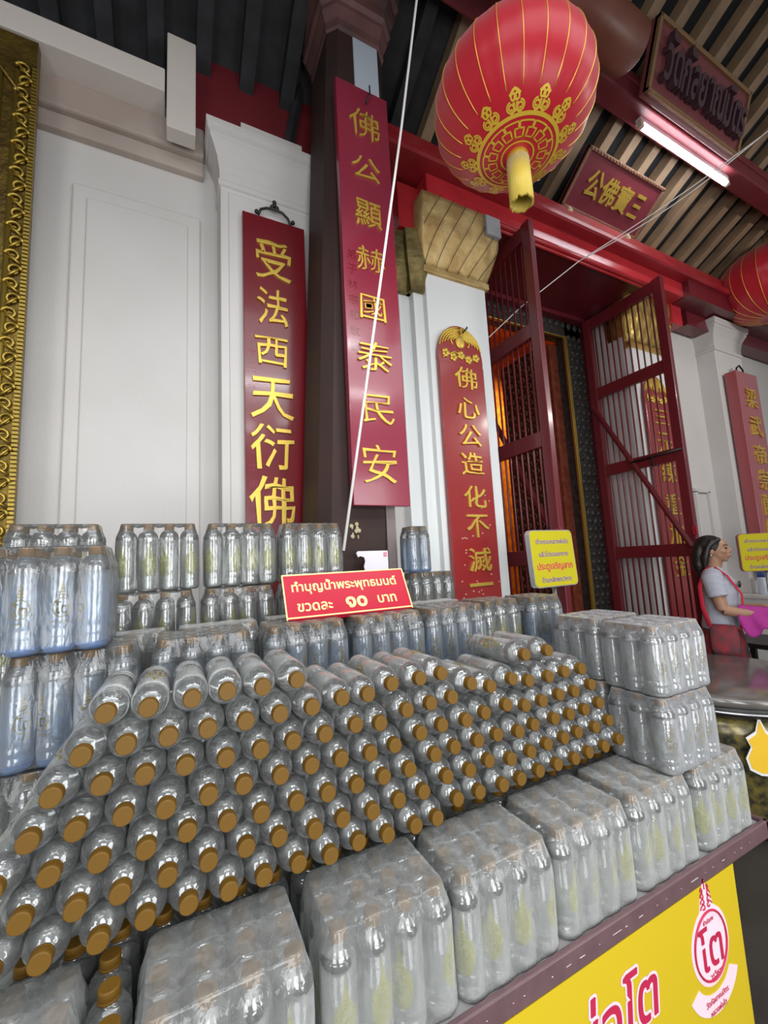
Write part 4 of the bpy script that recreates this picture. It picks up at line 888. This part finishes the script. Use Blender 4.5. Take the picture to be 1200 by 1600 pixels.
tp = thing('matchstick', 'thin pale stick lying on the black round table top', 'stick', (2.55, 1.5, .792)); MB().tube([(2.66, 1.62, .7935), (2.72, 1.50, .7935)], .003, 6).build('stick', mat('pale_wood', (.6, .5, .38), .7), tp)
al = thing('altar_shelf', 'white shelf ledge at the right edge behind the woman', 'shelf', (6.0, 2.35, 0))
MB().box(5.62, 6.6, 2.20, 2.64, Z(-.60), Z(-.56), bev=.006).build('ledge', white, al); MB().box(5.66, 6.6, 2.26, 2.64, 0, Z(-.60)).build('body', white, al)
jr = thing('jar', 'white jar with a blue lid on the ledge at the right edge', 'jar', (5.78, 2.32, Z(-.56)), local=True)
MB().lathe([(.055, 0), (.06, .01), (.06, .17), (.05, .19)], 20).build('body', mat('pale_blue_ceramic', (.62, .68, .78), .3), jr); MB().lathe([(.055, .185), (.055, .235), (.05, .24)], 20).build('lid', mat('blue_plastic', (.04, .08, .30), .4), jr)
sd = thing('side_table', 'small dark table at the right edge below the hands of the woman', 'table', (4.45, 1.83, 0), local=True)
MB().box(-.2, .3, -.25, .25, .74, .78, bev=.006).build('top', black, sd)
for x in (-.17, .27):
    for y in (-.22, .22): MB().box(x-.02, x+.02, y-.02, y+.02, 0, .74).build('leg', black, sd)

# ================================================================== the woman
def remeshed(name, mb, m, parent, voxel, smooth=6):
    me = mb.mesh(name, m, fix=False); o = bpy.data.objects.new(name, me); col.objects.link(o)
    r = o.modifiers.new('r', 'REMESH'); r.mode = 'VOXEL'; r.voxel_size = voxel; r.use_smooth_shade = True
    s = o.modifiers.new('s', 'SMOOTH'); s.factor = .5; s.iterations = smooth
    dg = bpy.context.evaluated_depsgraph_get(); nm = bpy.data.meshes.new_from_object(o.evaluated_get(dg)); nm.name = name
    bpy.data.objects.remove(o)
    if not nm.materials: nm.materials.append(m)
    return link(name, nm, parent, (0, 0, 0))
WX, WY, WA = 3.90, 1.885, math.radians(-69)
wo = thing('person', 'woman with black hair in a grey striped T-shirt standing in profile', 'person', (WX, WY, 0), local=True); wo.rotation_euler = (0, 0, WA)
skin = mat('tan_skin', (.36, .190, .115), .5); up = (1, 0, 0)
b = MB()
b.tube([(0, 0, .84), (0, 0, .92), (.005, 0, 1.05), (.01, 0, 1.20), (.0, 0, 1.32), (-.005, 0, 1.385), (0, 0, 1.415)], [(.09, .13), (.11, .165), (.095, .135), (.105, .145), (.10, .16), (.07, .13), (.05, .06)], 20, up=up)
b.tube([(0, 0, 1.38), (.012, 0, 1.44), (.022, 0, 1.50)], [(.056, .058), (.050, .050), (.052, .052)], 14, up=up)
b.ball((.020, 0, 1.578), (.094, .073, .092), nu=24, nv=16); b.ball((.052, 0, 1.530), (.060, .058, .066), nu=20, nv=14); b.ball((.082, 0, 1.486), (.026, .030, .022))
b.tube([(.108, 0, 1.583), (.118, 0, 1.562), (.126, 0, 1.547), (.114, 0, 1.537)], [.008, .011, .013, .010], 8); b.ball((.108, .012, 1.538), (.012, .009, .009)); b.ball((.108, -.012, 1.538), (.012, .009, .009))
b.ball((.116, 0, 1.518), (.013, .024, .008)); b.ball((.113, 0, 1.504), (.013, .022, .009)); b.ball((.104, 0, 1.602), (.014, .052, .010))
for s in (-1, 1):
    b.ball((.008, s*.074, 1.553), (.020, .010, .032)); b.ball((.078, s*.038, 1.545), (.028, .022, .024))
    b.tube([(0, s*.13, 1.365), (.0, s*.170, 1.340), (.02, s*.200, 1.22), (.045, s*.212, 1.105)], [.055, .056, .046, .040], 14)
    w_ = (.285, s*(.12 if s < 0 else .07), 1.085 if s < 0 else 1.11)
    b.tube([(.042, s*.212, 1.11), (.15, s*(.175 if s < 0 else .15), 1.085), w_], [.040, .036, .024], 14)
    dv = Vector((.42, s*(.075 if s < 0 else .02), 1.085))-Vector(w_); dv.normalize(); sv = dv.cross(Vector((0, 0, 1))).normalized(); wv = Vector(w_)
    b.tube([wv-dv*.01, wv+dv*.03, wv+dv*.085], [(.016, .024), (.016, .034), (.013, .037)], 12, up=(0, 0, 1))
    for f in range(4):
        o_ = sv*(-.028+.0185*f); L_f = (.062, .072, .068, .052)[f]; a0 = wv+dv*.075+o_
        b.tube([a0, a0+dv*.03+sv*(-.002+.0015*f), a0+dv*L_f*.75+Vector((0, 0, -.012)), a0+dv*L_f*.95+Vector((0, 0, -.028))], [.0092, .009, .0082, .007], 8)
    th = sv*(-.03*(1 if s < 0 else -1))
    b.tube([wv+dv*.025+th*.6, wv+dv*.052+th*1.35+Vector((0, 0, .006)), wv+dv*.088+th*1.35+Vector((0, 0, .002))], [.012, .011, .008], 8)
    b.tube([(0, s*.085, .90), (.015, s*.092, .70), (.022, s*.092, .50), (.0, s*.094, .30), (-.012, s*.095, .10), (-.012, s*.095, .05)], [(.095, .09), (.085, .080), (.058, .056), (.056, .052), (.036, .034), (.036, .036)], 14, up=up)
    b.tube([(-.055, s*.095, .038), (.0, s*.096, .045), (.08, s*.100, .034), (.16, s*.104, .024)], [(.026, .030), (.040, .034), (.028, .040), (.016, .034)], 12, up=(0, 0, 1))
remeshed('body', b, skin, wo, .0052, 2)
hair = mat('black_hair', (.012, .009, .008), .42, bump=.4, bscale=60)
b = MB(); b.ball((-.008, 0, 1.592), (.103, .088, .092), nu=24, nv=16)
b.tube([(-.055, 0, 1.60), (-.075, 0, 1.53), (-.088, 0, 1.44), (-.082, 0, 1.345)], [(.05, .080), (.058, .090), (.050, .090), (.020, .065)], 18, up=up)
for s in (-1, 1): b.tube([(.025, s*.062, 1.640), (-.008, s*.080, 1.58), (-.035, s*.080, 1.50), (-.045, s*.070, 1.41)], [.020, .022, .028, .018], 10)
b.tube([(.072, -.03, 1.648), (.045, -.060, 1.632), (.005, -.08, 1.60)], [.014, .018, .018], 8)
remeshed('hair', b, hair, wo, .007, 3)
def striped():
    m = bpy.data.materials.new('grey_white_striped_jersey'); m.use_nodes = True; N, L = m.node_tree.nodes, m.node_tree.links; p = N['Principled BSDF']; p.inputs['Roughness'].default_value = .85
    tc = N.new('ShaderNodeTexCoord'); sp = N.new('ShaderNodeSeparateXYZ'); L.new(tc.outputs['Object'], sp.inputs[0])
    mu = N.new('ShaderNodeMath'); mu.operation = 'MULTIPLY'; mu.inputs[1].default_value = 2*math.pi/.0105; L.new(sp.outputs['Z'], mu.inputs[0])
    si = N.new('ShaderNodeMath'); si.operation = 'SINE'; L.new(mu.outputs[0], si.inputs[0])
    r = N.new('ShaderNodeValToRGB'); r.color_ramp.elements[0].position = .42; r.color_ramp.elements[1].position = .58; r.color_ramp.elements[0].color = (.16, .17, .24, 1); r.color_ramp.elements[1].color = (.62, .62, .66, 1)
    mr = N.new('ShaderNodeMapRange'); mr.inputs['From Min'].default_value = -1; L.new(si.outputs[0], mr.inputs['Value']); L.new(mr.outputs[0], r.inputs['Fac']); L.new(r.outputs[0], p.inputs['Base Color']); return m
b = MB()
b.tube([(.0, 0, .90), (.0, 0, .96), (.01, 0, 1.06), (.022, 0, 1.20), (.012, 0, 1.30), (-.003, 0, 1.375), (0, 0, 1.425)], [(.128, .180), (.125, .178), (.118, .160), (.128, .165), (.118, .178), (.085, .152), (.056, .070)], 24, up=up)
for s in (-1, 1): b.tube([(0, s*.12, 1.362), (.0, s*.172, 1.345), (.022, s*.206, 1.225), (.026, s*.209, 1.205)], [.068, .072, .066, .066], 16)
for s in (-1, 1): b.ball((.085, s*.07, 1.235), (.060, .065, .060))
remeshed('striped_shirt', b, striped(), wo, .0075, 4)
b = MB(); b.tube([(0, 0, .985), (0, 0, .93), (.0, 0, .80), (.01, 0, .55), (.01, 0, .32)], [(.118, .165), (.132, .186), (.150, .200), (.175, .215), (.19, .22)], 24, up=up)
remeshed('skirt', b, mat('red_black_patterned_skirt', (.36, .018, .03), .8, color2=(.035, .035, .04), vscale=9), wo, .009, 3)
for s in (-1, 1): MB().ball((.100, s*.030, 1.572), (.010, .016, .008)).build('eye', black, wo).location = (0, 0, 0)
for s in (-1, 1): MB().tube([(.112, s*.014, 1.594), (.108, s*.032, 1.600), (.090, s*.052, 1.594)], .0028, 6).build('eyebrow', hair, wo).location = (0, 0, 0)
MB().ball((.115, 0, 1.511), (.0135, .021, .0085)).build('lips', mat('muted_lips', (.36, .10, .09), .5), wo).location = (0, 0, 0)
MB().ball((.006, -.086, 1.517), .009).build('earring', steel, wo).location = (0, 0, 0)
for s in (-1, 1):
    b = MB(); b.tube([(-.075, s*.095, .010), (.05, s*.10, .010), (.175, s*.104, .010)], [(.010, .040), (.010, .048), (.010, .040)], 12, up=(0, 0, 1)); b.tube([(.06, s*.06, .02), (.07, s*.10, .068), (.06, s*.145, .02)], .010, 8); b.build('sandal', black, wo).location = (0, 0, 0)
def hold(name, label, cat):
    t = thing(name, label, cat, (WX, WY, 0), local=True); t.rotation_euler = (0, 0, WA); return t
mat('red_black_patterned_skirt', (.36, .018, .03), .8, color2=(.035, .035, .04), vscale=9)
bag = hold('shoulder_bag', 'red cloth bag on a long strap worn by the woman', 'bag'); rb_ = mat('red_cloth', (.50, .015, .035), .8, bump=.2)
b = MB(); b.tube([(-.02, -.095, 1.425), (-.04, -.150, 1.40), (-.085, -.185, 1.28), (-.08, -.205, 1.12), (-.05, -.215, .98)], [(.006, .018)]*5, 8); b.tube([(.02, -.09, 1.425), (.09, -.12, 1.36), (.16, -.11, 1.22), (.155, -.13, 1.05), (.12, -.19, .96)], [(.006, .012)]*5, 8); b.build('strap', rb_, bag).location = (0, 0, 0)
b = MB(); b.tube([(.03, -.215, 1.0), (.03, -.225, .93), (.03, -.225, .82), (.03, -.22, .74)], [(.075, .014), (.09, .024), (.09, .028), (.075, .016)], 16, up=up); b.build('pouch', mat('red_black_patterned_skirt'), bag).location = (0, 0, 0)
cl = hold('cloth', 'purple magenta cloth draped over the forearm of the woman', 'cloth')
R = []
for i in range(15):
    t_ = i/14; x = .13+.19*t_; ring = []
    for j in range(25):
        a = -1.0+ (2.0)*j/24; u = abs(a); fold = .014*math.sin(x*62+j*.55)*u
        y = -.150+.055*t_+(.060*math.sin(a*1.57)); z = 1.135-.02*t_ - .0 if u < .25 else 1.132-.02*t_-(u-.25)*(.23+.05*math.sin(x*40))
        ring.append((x+fold*.6, y+fold+(.012 if a > 0 else -.012), z))
    R.append(ring)
b = MB(); b.rings(R, False, False, 0, True, closed=False)
o = b.build('fabric', mat('magenta_cloth', (.36, .022, .22), .8, bump=.15), cl, fix=False); o.location = (0, 0, 0); s_ = o.modifiers.new('thickness', 'SOLIDIFY'); s_.thickness = .006
pb = hold('plastic_bag', 'crumpled white plastic bag held in the hands of the woman', 'bag')
b = MB(); R = []
for i in range(12):
    z = 1.06-.22*i/11; rr = .02+.085*math.sin(math.pi*(i+.6)/12.5)
    R.append([(.40+rr*(1+.22*noise.noise(Vector((i*.7, j*.9, 2))))*math.cos(2*math.pi*j/18), -.06+rr*(1+.22*noise.noise(Vector((i*.7, j*.9, 5))))*math.sin(2*math.pi*j/18), z) for j in range(18)])
b.rings(R, True, True, 0, True); b.build('sack', mat('thin_white_plastic', (.72, .72, .74), .35), pb).location = (0, 0, 0)
sg = hold('sunglasses', 'dark sunglasses hooked on the neckline of the striped shirt', 'glasses')
for s in (-1, 1): MB().ball((.150, s*.032, 1.285), (.010, .030, .026), nu=14, nv=8).build('lens', black, sg).location = (0, 0, 0)
MB().tube([(.148, -.06, 1.295), (.155, 0, 1.297), (.148, .06, 1.295)], .004, 6).build('frame', steel, sg).location = (0, 0, 0)
